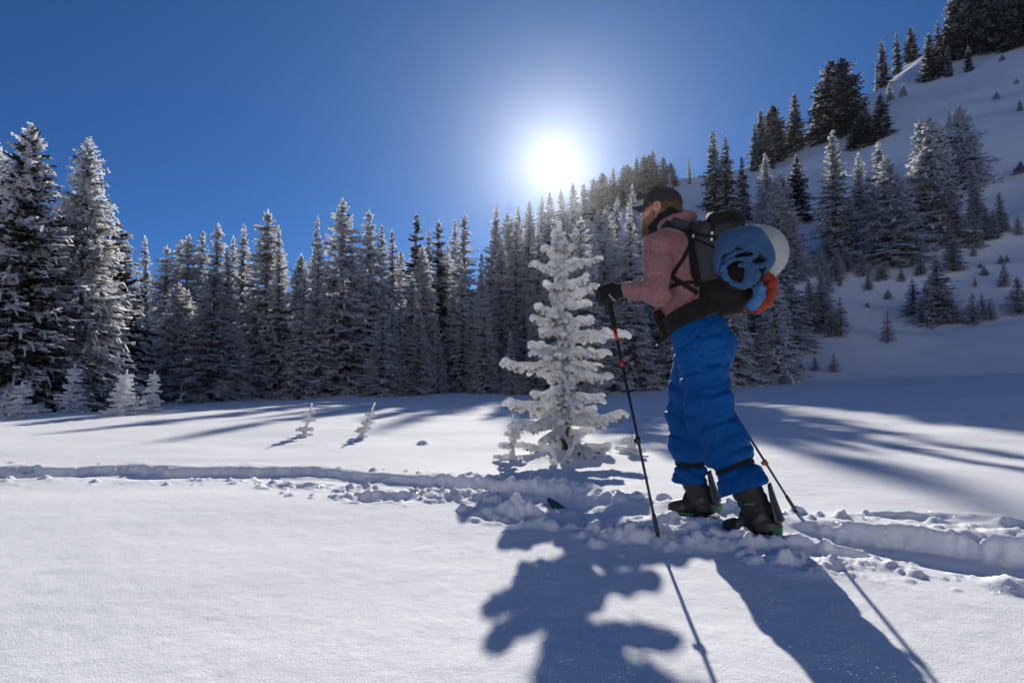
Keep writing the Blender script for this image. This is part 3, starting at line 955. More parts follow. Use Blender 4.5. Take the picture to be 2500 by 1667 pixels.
T(2050, 725, ybase=818, kd='young', var=2, wf=1.1, label='slim sapling right of the low pair')
T(2028, 752, ybase=820, kd='young', var=0, wf=1.0, label='short sapling between the low pair and the slim sapling')
T(2165, 754, ybase=834, kd='young', var=2, wf=.95, label='leaning sapling alone in the middle of the shaded slope')
T(2117, 737, ybase=750, kd='young', var=1, wf=1.1, label='tuft of fir buried in snow left of the solitary sapling')
T(2167, 706, ybase=730, kd='young', var=0, wf=1.3, label='buried little fir above the solitary sapling')
T(2283, 625, ybase=790, kd='spire', var=3, wf=1.5, label='tallest fir of the cluster low on the right slope')
T(2312, 708, ybase=789, kd='young', var=1, wf=1.0, label='bushy fir right of the tallest one in the low right cluster')
T(2228, 681, ybase=770, kd='young', var=2, wf=1.4, label='left outlier of the low right cluster')
T(2258, 690, ybase=794, kd='young', var=0, wf=1.0, label='front fir of the low right cluster')
T(2372, 716, ybase=792, kd='young', var=0, wf=1.0, label='sapling right of the low right cluster')
T(2396, 714, ybase=772, kd='young', var=2, wf=1.0, label='thin sapling behind the one right of the low right cluster')
T(2416, 727, ybase=782, kd='young', var=1, wf=.9, label='wide sapling before the right edge of the slope')
T(2483, 675, ybase=768, kd='young', var=0, wf=1.2, label='fir cut by the right edge, low on the slope')
T(2393, 640, ybase=654, kd='young', var=1, wf=1.1, label='snow-buried fir tuft on the right slope, left of its twin')
T(2443, 622, ybase=645, kd='young', var=0, wf=1.2, label='snow-buried fir tuft on the right slope, nearest the right edge')
T(2433, 225, ybase=243, kd='young', var=1, wf=1.2, label='small dark shrub of fir high on the right slope, leftmost')
T(2482, 192, ybase=206, kd='young', var=0, wf=1.2, label='small dark shrub of fir highest on the right slope')
T(2489, 242, ybase=272, kd='young', var=2, wf=1.0, label='upright little fir high at the right edge')
T(2446, 134, ybase=150, kd='young', var=1, wf=1.2, label='small fir in the open just under the corner grove')
# behind and below the backpack
T(1905, 590, ybase=865, kd='broad', var=0, wf=1.0, label='large frosted spruce right behind the red bundle')
T(1840, 640, ybase=850, kd='spire', var=3, wf=1.4, label='frosted fir hidden partly by the trousers and the pack')
T(1853, 804, ybase=896, kd='young', var=0, wf=1.0, label='front sapling at the foot of the big spruce right of the trousers')
T(1888, 822, ybase=890, kd='young', var=2, wf=1.0, label='second sapling at the foot of the big spruce right of the trousers')
T(1818, 790, ybase=880, kd='spire', var=0, wf=1.6, label='low frosted fir touching the trousers on their right')
T(1952, 875, ybase=906, kd='young', var=0, wf=1.2, label='leftmost of three small saplings low on the shaded snow')
T(1990, 869, ybase=905, kd='young', var=2, wf=1.3, label='middle one of three small saplings low on the shaded snow')
T(2035, 863, ybase=908, kd='young', var=1, wf=1.0, label='leaning rightmost of three small saplings low on the shaded snow')
T(1596, 896, ybase=926, kd='young', var=1, wf=1.3, label='tiny bush of fir on the shaded snow between pole and trousers')
T(1555, 958, ybase=962, kd='young', var=1, wf=1.3, label='buried fir tip on the meadow edge behind the front pole')
T(1158, 945, ybase=962, kd='young', var=1, wf=1.6, label='snowy shrub tip on the shaded snow right of the loose front row')

# ------------------------------------------------------------------ the rest of the forest
SKYLINE = np.array([(250, 640), (330, 640), (400, 625), (520, 600), (600, 600), (660, 575), (760, 590), (840, 560), (960, 585), (1050, 580), (1130, 560),
                    (1230, 545), (1300, 525), (1370, 515), (1440, 500), (1520, 470), (1600, 480), (1700, 520), (1800, 600), (1900, 640), (1960, 680)], float)
ZONES = ((660, 'shaded fir packed in the forest between the giant spruces and the big white-topped fir', 'firs packed in the left stretch of the forest'),
         (1020, 'frosted fir packed in the middle forest behind the loose front row of firs', 'firs packed in the middle stretch of the forest'),
         (1290, 'pale frosted fir packed on the forest slope left of the snow-caked tree', 'firs packed on the forest slope left of the little tree'),
         (1480, 'frosted fir packed on the forest slope right behind the snow-caked tree', 'firs packed behind the little tree'),
         (9999, 'frosted fir packed in the shaded woods behind the hiker', 'firs in the shaded woods behind the hiker'))
fill_rng = np.random.default_rng(4)
n_fill = 0
for _ in range(6000):
    if n_fill >= 125: break
    px = fill_rng.uniform(255, 1900)
    dep = 28.5 + 62 * fill_rng.random() ** 1.7
    x = (px - 1250) / FPX * dep
    if px > 1640 and dep > 55: continue
    if px < 620 and dep > 60: continue
    if px < 1230 and dep < 30 + 2.5 * math.sin(px * .02): continue
    if hill_t(np.array([x]), np.array([dep]))[0] > 0.9: continue
    if min((x - a) ** 2 + (dep - b) ** 2 for a, b, h in TREES_AT) < (1.7 + dep * .008) ** 2: continue
    z = gz(x, dep) - 0.15
    lim = np.interp(px, SKYLINE[:, 0], SKYLINE[:, 1]) + fill_rng.uniform(0, 40)
    d = ray(px, lim)
    Hmax = CAM_H + d[2] * dep - z
    H = min(Hmax, fill_rng.uniform(5.5, 12.0))
    if H < 3.0: continue
    for lim_px, lab, grp in ZONES:
        if px < lim_px: break
    plant(x, dep, z, H, 'spire' if fill_rng.random() < .62 else 'broad', fill_rng.uniform(.85, 1.15), lab, grp)
    n_fill += 1

# seedlings round the feet of the hillside trees
n_fill = 0
for _ in range(400):
    if n_fill >= 34: break
    px = fill_rng.uniform(1950, 2480) if fill_rng.random() < .75 else fill_rng.uniform(1440, 1700)
    py = fill_rng.uniform(610, 720) if px > 1900 else fill_rng.uniform(870, 930)
    hit = find_ground(px, py)
    if min((hit[0] - a) ** 2 + (hit[1] - b) ** 2 for a, b, h in TREES_AT) < 0.5: continue
    plant(hit[0], hit[1], gz(*hit) - 0.1, fill_rng.uniform(0.7, 1.9), 'young', fill_rng.uniform(.8, 1.2),
          'small frosted seedling scattered on the shaded snow slope', 'seedlings scattered on the shaded slope')
    n_fill += 1
# thin volume added to imitate lens glare round the sun
def build_glare_haze():
    x0, x1, y0, y1, z0, z1 = -182, 182, -182, 182, -50, 108
    V = [(x, y, z) for z in (z0, z1) for y in (y0, y1) for x in (x0, x1)]
    F = [(0, 2, 3, 1), (4, 5, 7, 6), (0, 1, 5, 4), (2, 6, 7, 3), (0, 4, 6, 2), (1, 3, 7, 5)]
    t = NT('glare_haze')
    v = t.n('ShaderNodeVolumePrincipled')
    v.inputs['Color'].default_value = (0.92, 0.95, 1.0, 1)
    v.inputs['Density'].default_value = 0.00006
    v.inputs['Anisotropy'].default_value = 0.89
    t.l(v.outputs[0], t.out.inputs['Volume'])
    o = mesh_obj('glare_haze', V, F, t.m, smooth=False)
    tag(o, 'thin added volume imitating sun glare round the whole place', kind='stuff')
build_glare_haze()

# ------------------------------------------------------------------ snow-caked little trees
def crust_material():
    t = NT('snow_crust')
    tcn = t.n('ShaderNodeTexCoord').outputs['Object']
    f = t.noise(14.0, 4, 0.6, tcn)
    f2 = t.noise(70.0, 3, 0.6, tcn)
    c = t.ramp(f, [(0.3, (0.80, 0.81, 0.825)), (0.6, (0.90, 0.905, 0.91))])
    b = t.bsdf(c, 0.85, 0.1, t.bump(f2, 0.7, 0.006))
    tr = t.n('ShaderNodeBsdfTranslucent'); t.l(c, tr.inputs[0])
    mx = t.n('ShaderNodeMixShader'); mx.inputs[0].default_value = 0.48
    t.l(b.outputs[0], mx.inputs[1]); t.l(tr.outputs[0], mx.inputs[2])
    return t.done(mx.outputs[0])
M_CRUST = crust_material()
M_TWIG = needle_material('twig_needles', [(0.35, (0.05, 0.045, 0.03)), (0.5, (0.11, 0.10, 0.065)), (0.66, (0.30, 0.28, 0.22))])

def snow_branch(r, caps, a, tip, rad, wig=0.02, fingers=True, sag=0.03):
    """one bough: a bent spine with short side twigs, all caked with snow"""
    a = np.asarray(a, float); tip = np.asarray(tip, float)
    L = np.linalg.norm(tip - a)
    n = max(3, int(L / 0.06))
    d = (tip - a) / L
    side = np.cross(d, [0, 0, 1.0]); side /= np.linalg.norm(side) + 1e-9
    pts = []
    for i in range(n + 1):
        u = i / n
        pts.append(a + (tip - a) * u + np.array([0, 0, -sag * math.sin(math.pi * u)]) + r.normal(0, wig * 0.35, 3) * (0 < u < 1))
    for i in range(n):
        u = i / n
        rr = rad * (0.75 + 0.35 * math.sin(math.pi * min(1, u * 1.1 + .15))) * r.uniform(0.8, 1.25)
        caps.append((pts[i], pts[i + 1], rr, rr * r.uniform(0.8, 1.1)))
        if r.random() < 0.6:      # extra cap of snow on top
            q = pts[i] * 0.5 + pts[i + 1] * 0.5 + np.array([0, 0, rr * 0.55]) + r.normal(0, .006, 3)
            caps.append((q, q + d * 0.02, rr * 0.8, rr * 0.7))
        if fingers and u > 0.12:
            for sg in (-1, 1, 0):
                if r.random() < (0.86 if sg else 0.5):
                    fl = (0.035 + 0.24 * L * (1 - 0.62 * u)) * r.uniform(0.5, 1.05)
                    fl = min(fl, 0.15) * (1.0 if sg else 0.5)
                    dd = d * r.uniform(0.5, 0.9) + side * sg * r.uniform(0.5, 0.9) + np.array([0, 0, r.uniform(-0.35, 0.22) if sg else r.choice([-0.9, 0.8])])
                    dd /= np.linalg.norm(dd)
                    q0 = pts[i] + (pts[i + 1] - pts[i]) * r.random()
                    q1 = q0 + dd * fl * 0.55 + np.array([0, 0, 0.006])
                    q2 = q0 + dd * fl + np.array([0, 0, -0.10 * fl])
                    fr = rad * r.uniform(0.52, 0.80)
                    caps.append((q0, q1, fr * 1.1, fr)); caps.append((q1, q2, fr, fr * 0.85))
    caps.append((tip, tip + d * 0.012, rad * 0.85, rad * 0.7))

def spikes(r, caps, n, reach=0.03, down=0.4):
    """dark needle tips standing out of the underside of the snow"""
    V, F = [], []
    w = np.array([np.linalg.norm(np.asarray(c[1]) - np.asarray(c[0])) + 0.02 for c in caps]); w /= w.sum()
    for i in r.choice(len(caps), n, p=w):
        a, b, ra, rb = caps[i]
        p = np.asarray(a) + (np.asarray(b) - np.asarray(a)) * r.random()
        d = r.normal(0, 1, 3); d[2] = -abs(d[2]) * 0.8 - down * 0.4
        d /= np.linalg.norm(d)
        s = np.cross(d, r.normal(0, 1, 3)); s /= np.linalg.norm(s)
        q0 = p + d * ra * 0.75; q1 = p + d * (ra + reach * r.uniform(0.3, 1.0)) + r.normal(0, .006, 3)
        wd = r.uniform(0.003, 0.006)
        k = len(V)
        V += [q0 + s * wd, q0 - s * wd, q1 - s * wd * .3, q1 + s * wd * .3]
        F.append((k, k + 1, k + 2, k + 3))
    return np.array(V), np.array(F)

def snow_tree(name, xyz, caps, trunk_pts, trunk_r, nsp, h, k, label, cat, group=None, seed=0, noise=((16, .011, 3), (45, .007, 4)), reach=0.03, rotz=0.0):
    r = np.random.default_rng(seed)
    V, F = capsule_field(caps, h, k, noise=noise)
    root = empty(name, xyz, rotz)
    mesh_obj('snow_crust', V, F, M_CRUST, root)
    sv, sf = spikes(r, caps, nsp, reach)
    mesh_obj('needles', sv, sf, M_TWIG, root, smooth=False)
    tv, tf = tube_mesh(trunk_pts, trunk_r, 9)
    mesh_obj('trunk', tv, tf, M_BARK, root)
    tag(root, label, cat, group)
    return root

def hero_tree():
    r = np.random.default_rng(303)
    caps = []
    def tx(z): return -0.016 * z + 0.012 * math.sin(z * 2.2)
    trunk = [(tx(z), 0, z) for z in (-0.15, 0.0, 0.3, 0.8, 1.3, 1.8, 2.2, 2.40)]
    S = 0.00186
    left = [(350, 235), (295, 320), (365, 430), (310, 565), (285, 628), (335, 700), (280, 770), (290, 822), (125, 880), (330, 930), (290, 1050), (145, 1102), (200, 1215), (300, 1160), (262, 1340)]
    right = [(515, 220), (668, 285), (545, 330), (580, 402), (620, 455), (600, 540), (635, 622), (785, 702), (690, 822), (655, 890), (708, 950), (680, 1062), (635, 1132), (770, 1160), (605, 1250), (690, 1330)]
    for lst in (left, right):
        for zx, zy in lst:
            x = (zx - 462) * S; z = (1385 - zy) * S
            yy = r.uniform(-0.22, 0.22) * min(1, abs(x) / 0.35)
            za = max(0.12, z + r.uniform(-0.08, 0.09) - 0.04 * (z > 1.4))
            rad = 0.038 + 0.009 * r.random() + (0.006 if abs(x) > .45 else 0)
            snow_branch(r, caps, (tx(za), 0, za), (x, yy, z), rad, sag=0.02 + 0.03 * (z < 1))
    z = 0.16
    while z < 2.25:
        for sg in (-1, 1):
            Lb = (0.38 * (1 - z / 2.5) ** 0.7 + 0.06) * r.uniform(0.5, 1.15)
            az = sg * math.pi / 2 + r.uniform(-0.75, 0.75)
            t_ = (tx(z) + Lb * math.cos(az), Lb * math.sin(az), z + r.uniform(-0.14, 0.10) * Lb / .3)
            snow_branch(r, caps, (tx(z), 0, z), t_, 0.030 + 0.008 * r.random(), sag=.02)
        z += r.uniform(0.12, 0.19)
    for _ in range(430):      # caked twigs close to the stem
        z = r.uniform(0.35, 2.3)
        az = r.random() * 6.28
        Lc = r.uniform(0.04, 0.17) * (1.15 - z / 3.0)
        a = np.array([tx(z), 0, z]); b = a + np.array([math.cos(az) * Lc, math.sin(az) * Lc, r.uniform(-.07, .07)])
        caps.append((a, b, 0.016, r.uniform(0.016, 0.034)))
    for z0, z1, rr in ((2.15, 2.28, .032), (2.28, 2.36, .028), (2.36, 2.415, .03)):
        caps.append(((tx(z0), 0, z0), (tx(z1), 0, z1), rr, rr))
    for z0, dx in ((2.33, -.05), (2.30, .055), (2.22, -.075), (2.2, .07)):
        caps.append(((tx(z0), 0, z0), (tx(z0) + dx, r.uniform(-.03, .03), z0 + .012), .022, .021))
    hx, hy = HERO_XY
    return snow_tree('snowy_fir', (hx, hy, gz(hx, hy) - 0.05), caps, trunk, [.055, .05, .043, .034, .026, .018, .01, .006], 30000, 0.0105, 0.010,
                     'small fir caked in thick white snow, standing before the gloved hand of the hiker', 'tree', seed=9, reach=0.042)
hero_tree()

def sapling_caps(r, H, width, lean=(0, 0), tiers=None, rad=0.02, stick=0.25):
    caps = []
    def ax(z): return np.array([lean[0] * z / H, lean[1] * z / H, z])
    caps.append((ax(0), ax(H * (1 - stick)), rad * 0.9, rad * 0.8)); caps.append((ax(H * (1 - stick)), ax(H), rad * 0.8, rad * 0.62))
    tiers = tiers or max(3, int(H / 0.10))
    for i in range(tiers):
        z = H * (0.10 + (1 - stick - 0.12) * i / max(1, tiers - 1)) + r.normal(0, .008)
        R = width * (1 - 0.72 * (i / tiers) ** 1.1)
        m = r.integers(4, 7)
        a0 = r.random() * 6.28
        for k in range(m):
            az = a0 + 6.28 * k / m + r.normal(0, .2)
            L = R * r.uniform(0.65, 1.1)
            snow_branch(r, caps, ax(z), ax(z) + np.array([math.cos(az) * L, math.sin(az) * L, r.uniform(-0.22, 0.12) * L]), rad * r.uniform(0.8, 1.1), wig=.012, sag=.012, fingers=L > 0.07)
    for i in range(int(tiers * 3)):
        z = r.uniform(0.1, 1 - stick) * H; az = r.random() * 6.28; L = width * r.uniform(.15, .4)
        caps.append((ax(z), ax(z) + np.array([math.cos(az) * L, math.sin(az) * L, r.uniform(-.3, .2) * L]), rad, rad * .9))
    return caps

def sapling(px, ytop, ybase, width, label, seed, group=None, rad=0.02, stick=0.10, tiers=None, h=0.011, nsp=900, leanx=0.0, sink=0.04):
    hit = find_near(px, ybase)
    x, y = hit
    d = ray(px + leanx, ytop)
    H = CAM_H + d[2] * y - (gz(x, y) - sink)
    r = np.random.default_rng(seed)
    lean = (leanx / FPX * y, 0.0)
    caps = sapling_caps(r, H, width, lean, tiers, rad, stick)
    tr = [(lean[0] * u, 0, H * u) for u in (-.15, 0, .3, .6, .9)]
    return snow_tree('snowy_sapling', (x, y, gz(x, y) - sink), caps, tr, [.016, .015, .012, .008, .004], nsp, h, 0.012, label, 'sapling', group, seed, ((30, .005, 3), (70, .003, 4)), 0.022)

def find_near(px, py):
    d = ray(px, py)
    ks = np.linspace(2.5, 30, 1400)
    hh = ground(d[0] * ks, ks) - (CAM_H + d[2] * ks)
    i = np.nonzero(hh > 0)[0]
    k = ks[i[0]] if len(i) else 14.0
    return d[0] * k, k

sapling(1252, 1012, 1116, 0.20, 'knee-high sapling with a bare snowy stick for a top, left of the snow-caked fir', 51, stick=0.38, tiers=3, rad=0.021, h=0.009)
sapling(1528, 1062, 1108, 0.20, 'half-buried snowy sapling lying at the right foot of the snow-caked fir', 52, stick=0.2, tiers=3, rad=0.024, leanx=22)
sapling(741, 985, 1063, 0.12, 'left one of two lone saplings on the sunlit meadow, nearly upright', 53, rad=0.019, tiers=4, stick=0.22, leanx=19)
sapling(878, 983, 1067, 0.13, 'right one of two lone saplings on the sunlit meadow, bent over to the right', 54, rad=0.021, tiers=4, stick=0.3, leanx=36)
sapling(50, 932, 1020, 0.30, 'low bushy sapling nearest the left edge of the meadow', 55, rad=0.026, h=0.015, nsp=1600)
sapling(170, 886, 1008, 0.34, 'tallest snowy sapling under the giant spruces on the left', 56, rad=0.026, h=0.016, nsp=2200, leanx=8)
sapling(290, 902, 1014, 0.36, 'wide snowy sapling, left one of the close pair at the left meadow edge', 57, rad=0.027, h=0.016, nsp=2200, leanx=16)
sapling(368, 904, 1006, 0.27, 'slim snowy sapling, right one of the close pair at the left meadow edge', 58, rad=0.025, h=0.015, nsp=1800, leanx=6)
sapling(425, 957, 990, 0.16, 'small slanting sapling right of the close pair at the left meadow edge', 59, rad=0.024, h=0.014, nsp=600, leanx=24, tiers=3)
sapling(92, 984, 1012, 0.34, 'flat snow-covered bush between the first two saplings on the left', 60, rad=0.03, h=0.015, nsp=700, tiers=3, stick=.1)
sapling(222, 976, 1004, 0.40, 'flat snow-covered bush between the tallest left sapling and the close pair', 61, rad=0.03, h=0.016, nsp=700, tiers=3, stick=.1)
sapling(335, 968, 1012, 0.2, 'small snowy shoot squeezed between the close pair of saplings', 62, rad=0.025, h=0.015, nsp=500, tiers=3, stick=.2)
sapling(4, 962, 1014, 0.35, 'snowy bush cut by the left edge of the photo', 63, rad=0.028, h=0.016, nsp=700, tiers=4, stick=.15)

def snow_stick():
    r = np.random.default_rng(71)
    x, y = find_near(1362, 1132)
    caps = []
    S = 0.00186
    P = lambda zx, zy, yy=0: ((zx - 380) * S, yy, (1440 - zy) * S)
    caps += [(P(392, 1448), P(440, 1370, .02), .026, .028), (P(440, 1370, .02), P(492, 1285, .05), .028, .026),
             (P(385, 1450), P(342, 1400, -.02), .022, .02), (P(365, 1420, -.01), P(352, 1350, -.03), .026, .024),
             (P(455, 1350, .02), P(470, 1310, -.03), .02, .018), (P(420, 1400), P(450, 1400, -.06), .02, .018)]
    V, F = capsule_field(caps, 0.009, 0.012, noise=((30, .005, 3), (70, .003, 4)))
    root = empty('broken_branch', (x, y, gz(x, y) - 0.03))
    mesh_obj('snow_crust', V, F, M_CRUST, root)
    sv, sf = spikes(r, caps, 260, .02)
    mesh_obj('twigs', sv, sf, M_TWIG, root, smooth=False)
    tag(root, 'forked stick coated in snow leaning at the foot of the snow-caked fir', 'branch')
snow_stick()

# ------------------------------------------------------------------ the hiker
R0 = np.array([1.18, 3.16, 0.0])
Fv = np.array([-0.86, 0.51, 0.0]); Fv /= np.linalg.norm(Fv)
Lv = np.array([-Fv[1], Fv[0], 0.0])
ROTZ = math.atan2(Fv[1], Fv[0])
CAM_L = np.array([(-R0) @ Fv, (-R0) @ Lv, CAM_H])           # the camera in the hiker's own frame
def ray_l(px, py):
    d = ray(px, py)
    return np.array([d @ Fv, d @ Lv, d[2]])
def J(px, py, l):
    """point of the hiker's frame (x forward, y to his left, z up) seen at the pixel, in the plane y = l"""
    d = ray_l(px, py)
    return CAM_L + d * ((l - CAM_L[1]) / d[1])
def place(o):
    o.location = R0; o.rotation_euler = (0, 0, ROTZ)
    return o
def surf(px, py, fn, t0=1.8, t1=4.6):
    """first hit of the pixel's ray with a distance field, and the outward normal there"""
    d = ray_l(px, py)
    ts = np.linspace(t0, t1, 700)
    P = CAM_L + d * ts[:, None]
    f = fn(P)
    i = np.nonzero(f < 0)[0]
    k = i[0] if len(i) else int(np.argmin(f))
    p = P[k]
    e = 0.004
    n = np.array([fn((p + e * np.eye(3)[a])[None])[0] - fn((p - e * np.eye(3)[a])[None])[0] for a in range(3)])
    n /= np.linalg.norm(n) + 1e-9
    p = p - n * float(fn(p[None])[0])
    return p, n

# ---- cloth and gear materials
def cloth(name, base, var=0.25, weave=900.0, rough=0.85, sheen=0.15, bump=0.25, scale=18.0, spec=0.15, stretch=None):
    t = NT(name)
    o = t.n('ShaderNodeTexCoord').outputs['Object']
    if stretch:
        mp = t.n('ShaderNodeMapping'); mp.inputs['Scale'].default_value = stretch
        t.l(o, mp.inputs[0]); v = mp.outputs[0]
    else: v = o
    f = t.noise(scale, 4, 0.6, v)
    lo = tuple(c * (1 - var) for c in base); hi = tuple(min(1, c * (1 + var)) for c in base)
    c = t.ramp(f, [(0.3, lo), (0.7, hi)])
    w = t.noise(weave, 2, 0.5, o)
    return t.done(t.bsdf(c, rough, spec, t.bump(w, bump, 0.002), sheen=sheen).outputs[0])
M_HOODIE = cloth('heather_mauve', (0.26, 0.128, 0.135), 0.42, 500, stretch=(1.0, 1.0, 5.0), scale=70.0)
M_PANTS = cloth('blue_shell', (0.0, 0.072, 0.265), 0.14, 700, rough=0.65, sheen=0.0, scale=10.0, spec=0.15)
M_BLACK = cloth('black_fabric', (0.013, 0.012, 0.012), 0.3, 600)
M_CHAR = cloth('charcoal_cap', (0.035, 0.033, 0.034), 0.2, 700)
M_BOOT = cloth('boot_leather', (0.022, 0.021, 0.02), 0.3, 300, rough=0.6, spec=0.35)
M_GAITER = cloth('black_gaiter', (0.012, 0.012, 0.014), 0.2, 500)
M_JACKET = cloth('slate_blue_jacket', (0.032, 0.085, 0.185), 0.18, 600, rough=0.7, scale=9.0)
M_LINING = cloth('dark_lining', (0.014, 0.013, 0.016), 0.2, 400)
M_SACK = cloth('pale_sack', (0.33, 0.345, 0.345), 0.08, 500, rough=0.5, spec=0.3, scale=6.0)
M_RED = cloth('rust_fabric', (0.24, 0.036, 0.02), 0.18, 500, rough=0.6)
M_BLUE2 = cloth('blue_sling', (0.05, 0.15, 0.36), 0.2, 500, rough=0.6)
def plain(name, c, rough=0.4, spec=0.5, metal=0.0):
    t = NT(name)
    o = t.n('ShaderNodeTexCoord').outputs['Object']
    f = t.noise(60.0, 3, 0.6, o)
    cc = t.ramp(f, [(0.3, tuple(v * 0.85 for v in c)), (0.7, tuple(min(1, v * 1.1) for v in c))])
    return t.done(t.bsdf(cc, rough, spec, None, metal=metal).outputs[0])
M_PLASTIC = plain('black_plastic', (0.016, 0.016, 0.017), 0.35)
M_GREEN = plain('green_plastic', (0.03, 0.28, 0.07), 0.4)
M_WHITEBIT = plain('white_bit', (0.75, 0.75, 0.75), 0.5)
M_POLE = plain('dark_pole_metal', (0.03, 0.035, 0.06), 0.3, 0.5, 0.6)
M_POLERED = plain('red_pole_metal', (0.42, 0.02, 0.02), 0.35, 0.5, 0.2)
M_LENS = plain('dark_lens', (0.01, 0.01, 0.012), 0.08, 0.8)
M_SKI = plain('dark_topsheet', (0.02, 0.022, 0.025), 0.3)
def skin_mat():
    t = NT('skin')
    o = t.n('ShaderNodeTexCoord').outputs['Object']
    f = t.noise(35.0, 4, 0.6, o)
    c = t.ramp(f, [(0.3, (0.42, 0.20, 0.135)), (0.7, (0.55, 0.29, 0.21))])
    b = t.bsdf(c, 0.5, 0.4)
    b.inputs['Subsurface Weight'].default_value = 0.15
    b.inputs['Subsurface Radius'].default_value = (0.01, 0.004, 0.002)
    return t.done(b.outputs[0])
M_SKIN = skin_mat()
M_HAIR = cloth('brown_hair', (0.11, 0.065, 0.038), 0.4, 300, rough=0.6, sheen=0.2, scale=120.0, bump=0.6)
M_BEARD = cloth('ginger_beard', (0.20, 0.115, 0.062), 0.35, 300, rough=0.6, sheen=0.3, scale=120.0, bump=0.6)
def ripstop():
    t = NT('ripstop_grid')
    o = t.n('ShaderNodeTexCoord').outputs['Object']
    sp = t.n('ShaderNodeSeparateXYZ'); t.l(o, sp.inputs[0])
    def line(s, off=0.0):
        a = t.math('FRACT', t.math('ADD', t.math('MULTIPLY', s, 118.0), off))
        return t.math('LESS_THAN', a, 0.26)
    u = t.math('ADD', sp.outputs[0], t.math('MULTIPLY', sp.outputs[1], 0.35))
    g = t.math('MAXIMUM', line(u), line(sp.outputs[2]))
    c = t.ramp(g, [(0.0, (0.010, 0.010, 0.012)), (1.0, (0.075, 0.075, 0.085))])
    f = t.noise(30, 3, 0.5, o)
    return t.done(t.bsdf(c, 0.6, 0.3, t.bump(f, 0.3, 0.01)).outputs[0])
M_RIP = ripstop()

def sdf_obj(name, fn, lo, hi, h, mat, parent=None, smooth_it=1):
    V, F = field_mesh(fn, lo, hi, h)
    o = mesh_obj(name, V, F, mat, parent)
    return o

def tube_obj(name, pts, r, mat, parent=None, n=10):
    rr = r if isinstance(r, (list, tuple)) else [r] * len(pts)
    V, F = tube_mesh(pts, rr, n)
    return mesh_obj(name, V, F, mat, parent)

def n3(p, sx, sy, sz, seed):
    return vnoise3(p[..., 0] * sx, p[..., 1] * sy, p[..., 2] * sz, seed)

def ribbon(name, pix, fn, width, mat, parent, off=0.003, thick=0.004, n_sub=10):
    """a strap laid along a line of pixels over a distance field"""
    pts = []
    for i in range(len(pix) - 1):
        for k in range(n_sub):
            t = k / n_sub
            pts.append((pix[i][0] * (1 - t) + pix[i + 1][0] * t, pix[i][1] * (1 - t) + pix[i + 1][1] * t))
    pts.append(pix[-1])
    P, N = zip(*[surf(x, y, fn) for x, y in pts])
    P = np.array(P); N = np.array(N)
    for _ in range(3):
        P[1:-1] = (P[:-2] + 2 * P[1:-1] + P[2:]) / 4; N[1:-1] = (N[:-2] + 2 * N[1:-1] + N[2:]) / 4
    N /= np.linalg.norm(N, axis=1)[:, None]
    return strip(name, P + N * off, N, width, thick, mat, parent)

def strip(name, P, N, width, thick, mat, parent):
    P = np.asarray(P, float); N = np.asarray(N, float)
    T = np.gradient(P, axis=0); T /= np.linalg.norm(T, axis=1)[:, None] + 1e-9
    B = np.cross(T, N); B /= np.linalg.norm(B, axis=1)[:, None] + 1e-9
    V = []
    for p, nn, b in zip(P, N, B):
        w = b * width / 2; t = nn * thick / 2
        V += [p + w + t, p - w + t, p - w - t, p + w - t]
    F = []
    for i in range(len(P) - 1):
        for k in range(4):
            F.append((i * 4 + k, (i + 1) * 4 + k, (i + 1) * 4 + (k + 1) % 4, i * 4 + (k + 1) % 4))
    m = (len(P) - 1) * 4
    F += [(0, 1, 2, 3), (m + 3, m + 2, m + 1, m)]
    return mesh_obj(name, V, F, mat, parent, smooth=False)

# ---- skeleton, in the hiker's frame
HC = J(1612, 511, 0.0)
NECK = J(1642, 560, 0.0)
CHEST = J(1650, 618, 0.0); BELLY = J(1668, 705, 0.0); HIPS = J(1694, 790, 0.0); PELV = J(1713, 838, 0.0)
SH = {1: J(1606, 604, 0.190), -1: J(1630, 606, -0.185)}
EL = {1: J(1604, 711, 0.245), -1: J(1668, 722, -0.30)}
GRIP = {1: J(1484, 722, 0.26), -1: J(1634, 755, -0.28)}
HIP = {1: J(1710, 846, 0.10), -1: J(1700, 850, -0.09)}
KN = {1: J(1733, 1010, 0.14), -1: J(1676, 1010, -0.13)}
AN = {1: J(1817, 1190, 0.18), -1: J(1687, 1172, -0.18)}
POLE_TIP = {}
for s_, (px, py) in {1: (1607.6, 1312), -1: (1946, 1252)}.items():
    d = ray(px, py)
    ks = np.linspace(2.2, 5, 1500)
    hh = ground(d[0] * ks, ks) - (CAM_H + d[2] * ks)
    k = ks[np.nonzero(hh > 0)[0][0]]
    w = np.array([d[0] * k, k, CAM_H + d[2] * k]) - R0
    POLE_TIP[s_] = np.array([w @ Fv, w @ Lv, w[2]])
UP = {}; FW = {}; SD = {}
for s_ in (1, -1):
    u = GRIP[s_] - POLE_TIP[s_]; u /= np.linalg.norm(u)
    f = np.array([1.0, 0, 0]); f -= u * (f @ u); f /= np.linalg.norm(f)
    UP[s_], FW[s_] = u, f
    sd_ = np.cross(u, f)            # to his left
    SD[s_] = sd_ * s_               # outward
WR = {s_: GRIP[s_] - FW[s_] * 0.085 + SD[s_] * 0.022 - UP[s_] * 0.004 for s_ in (1, -1)}

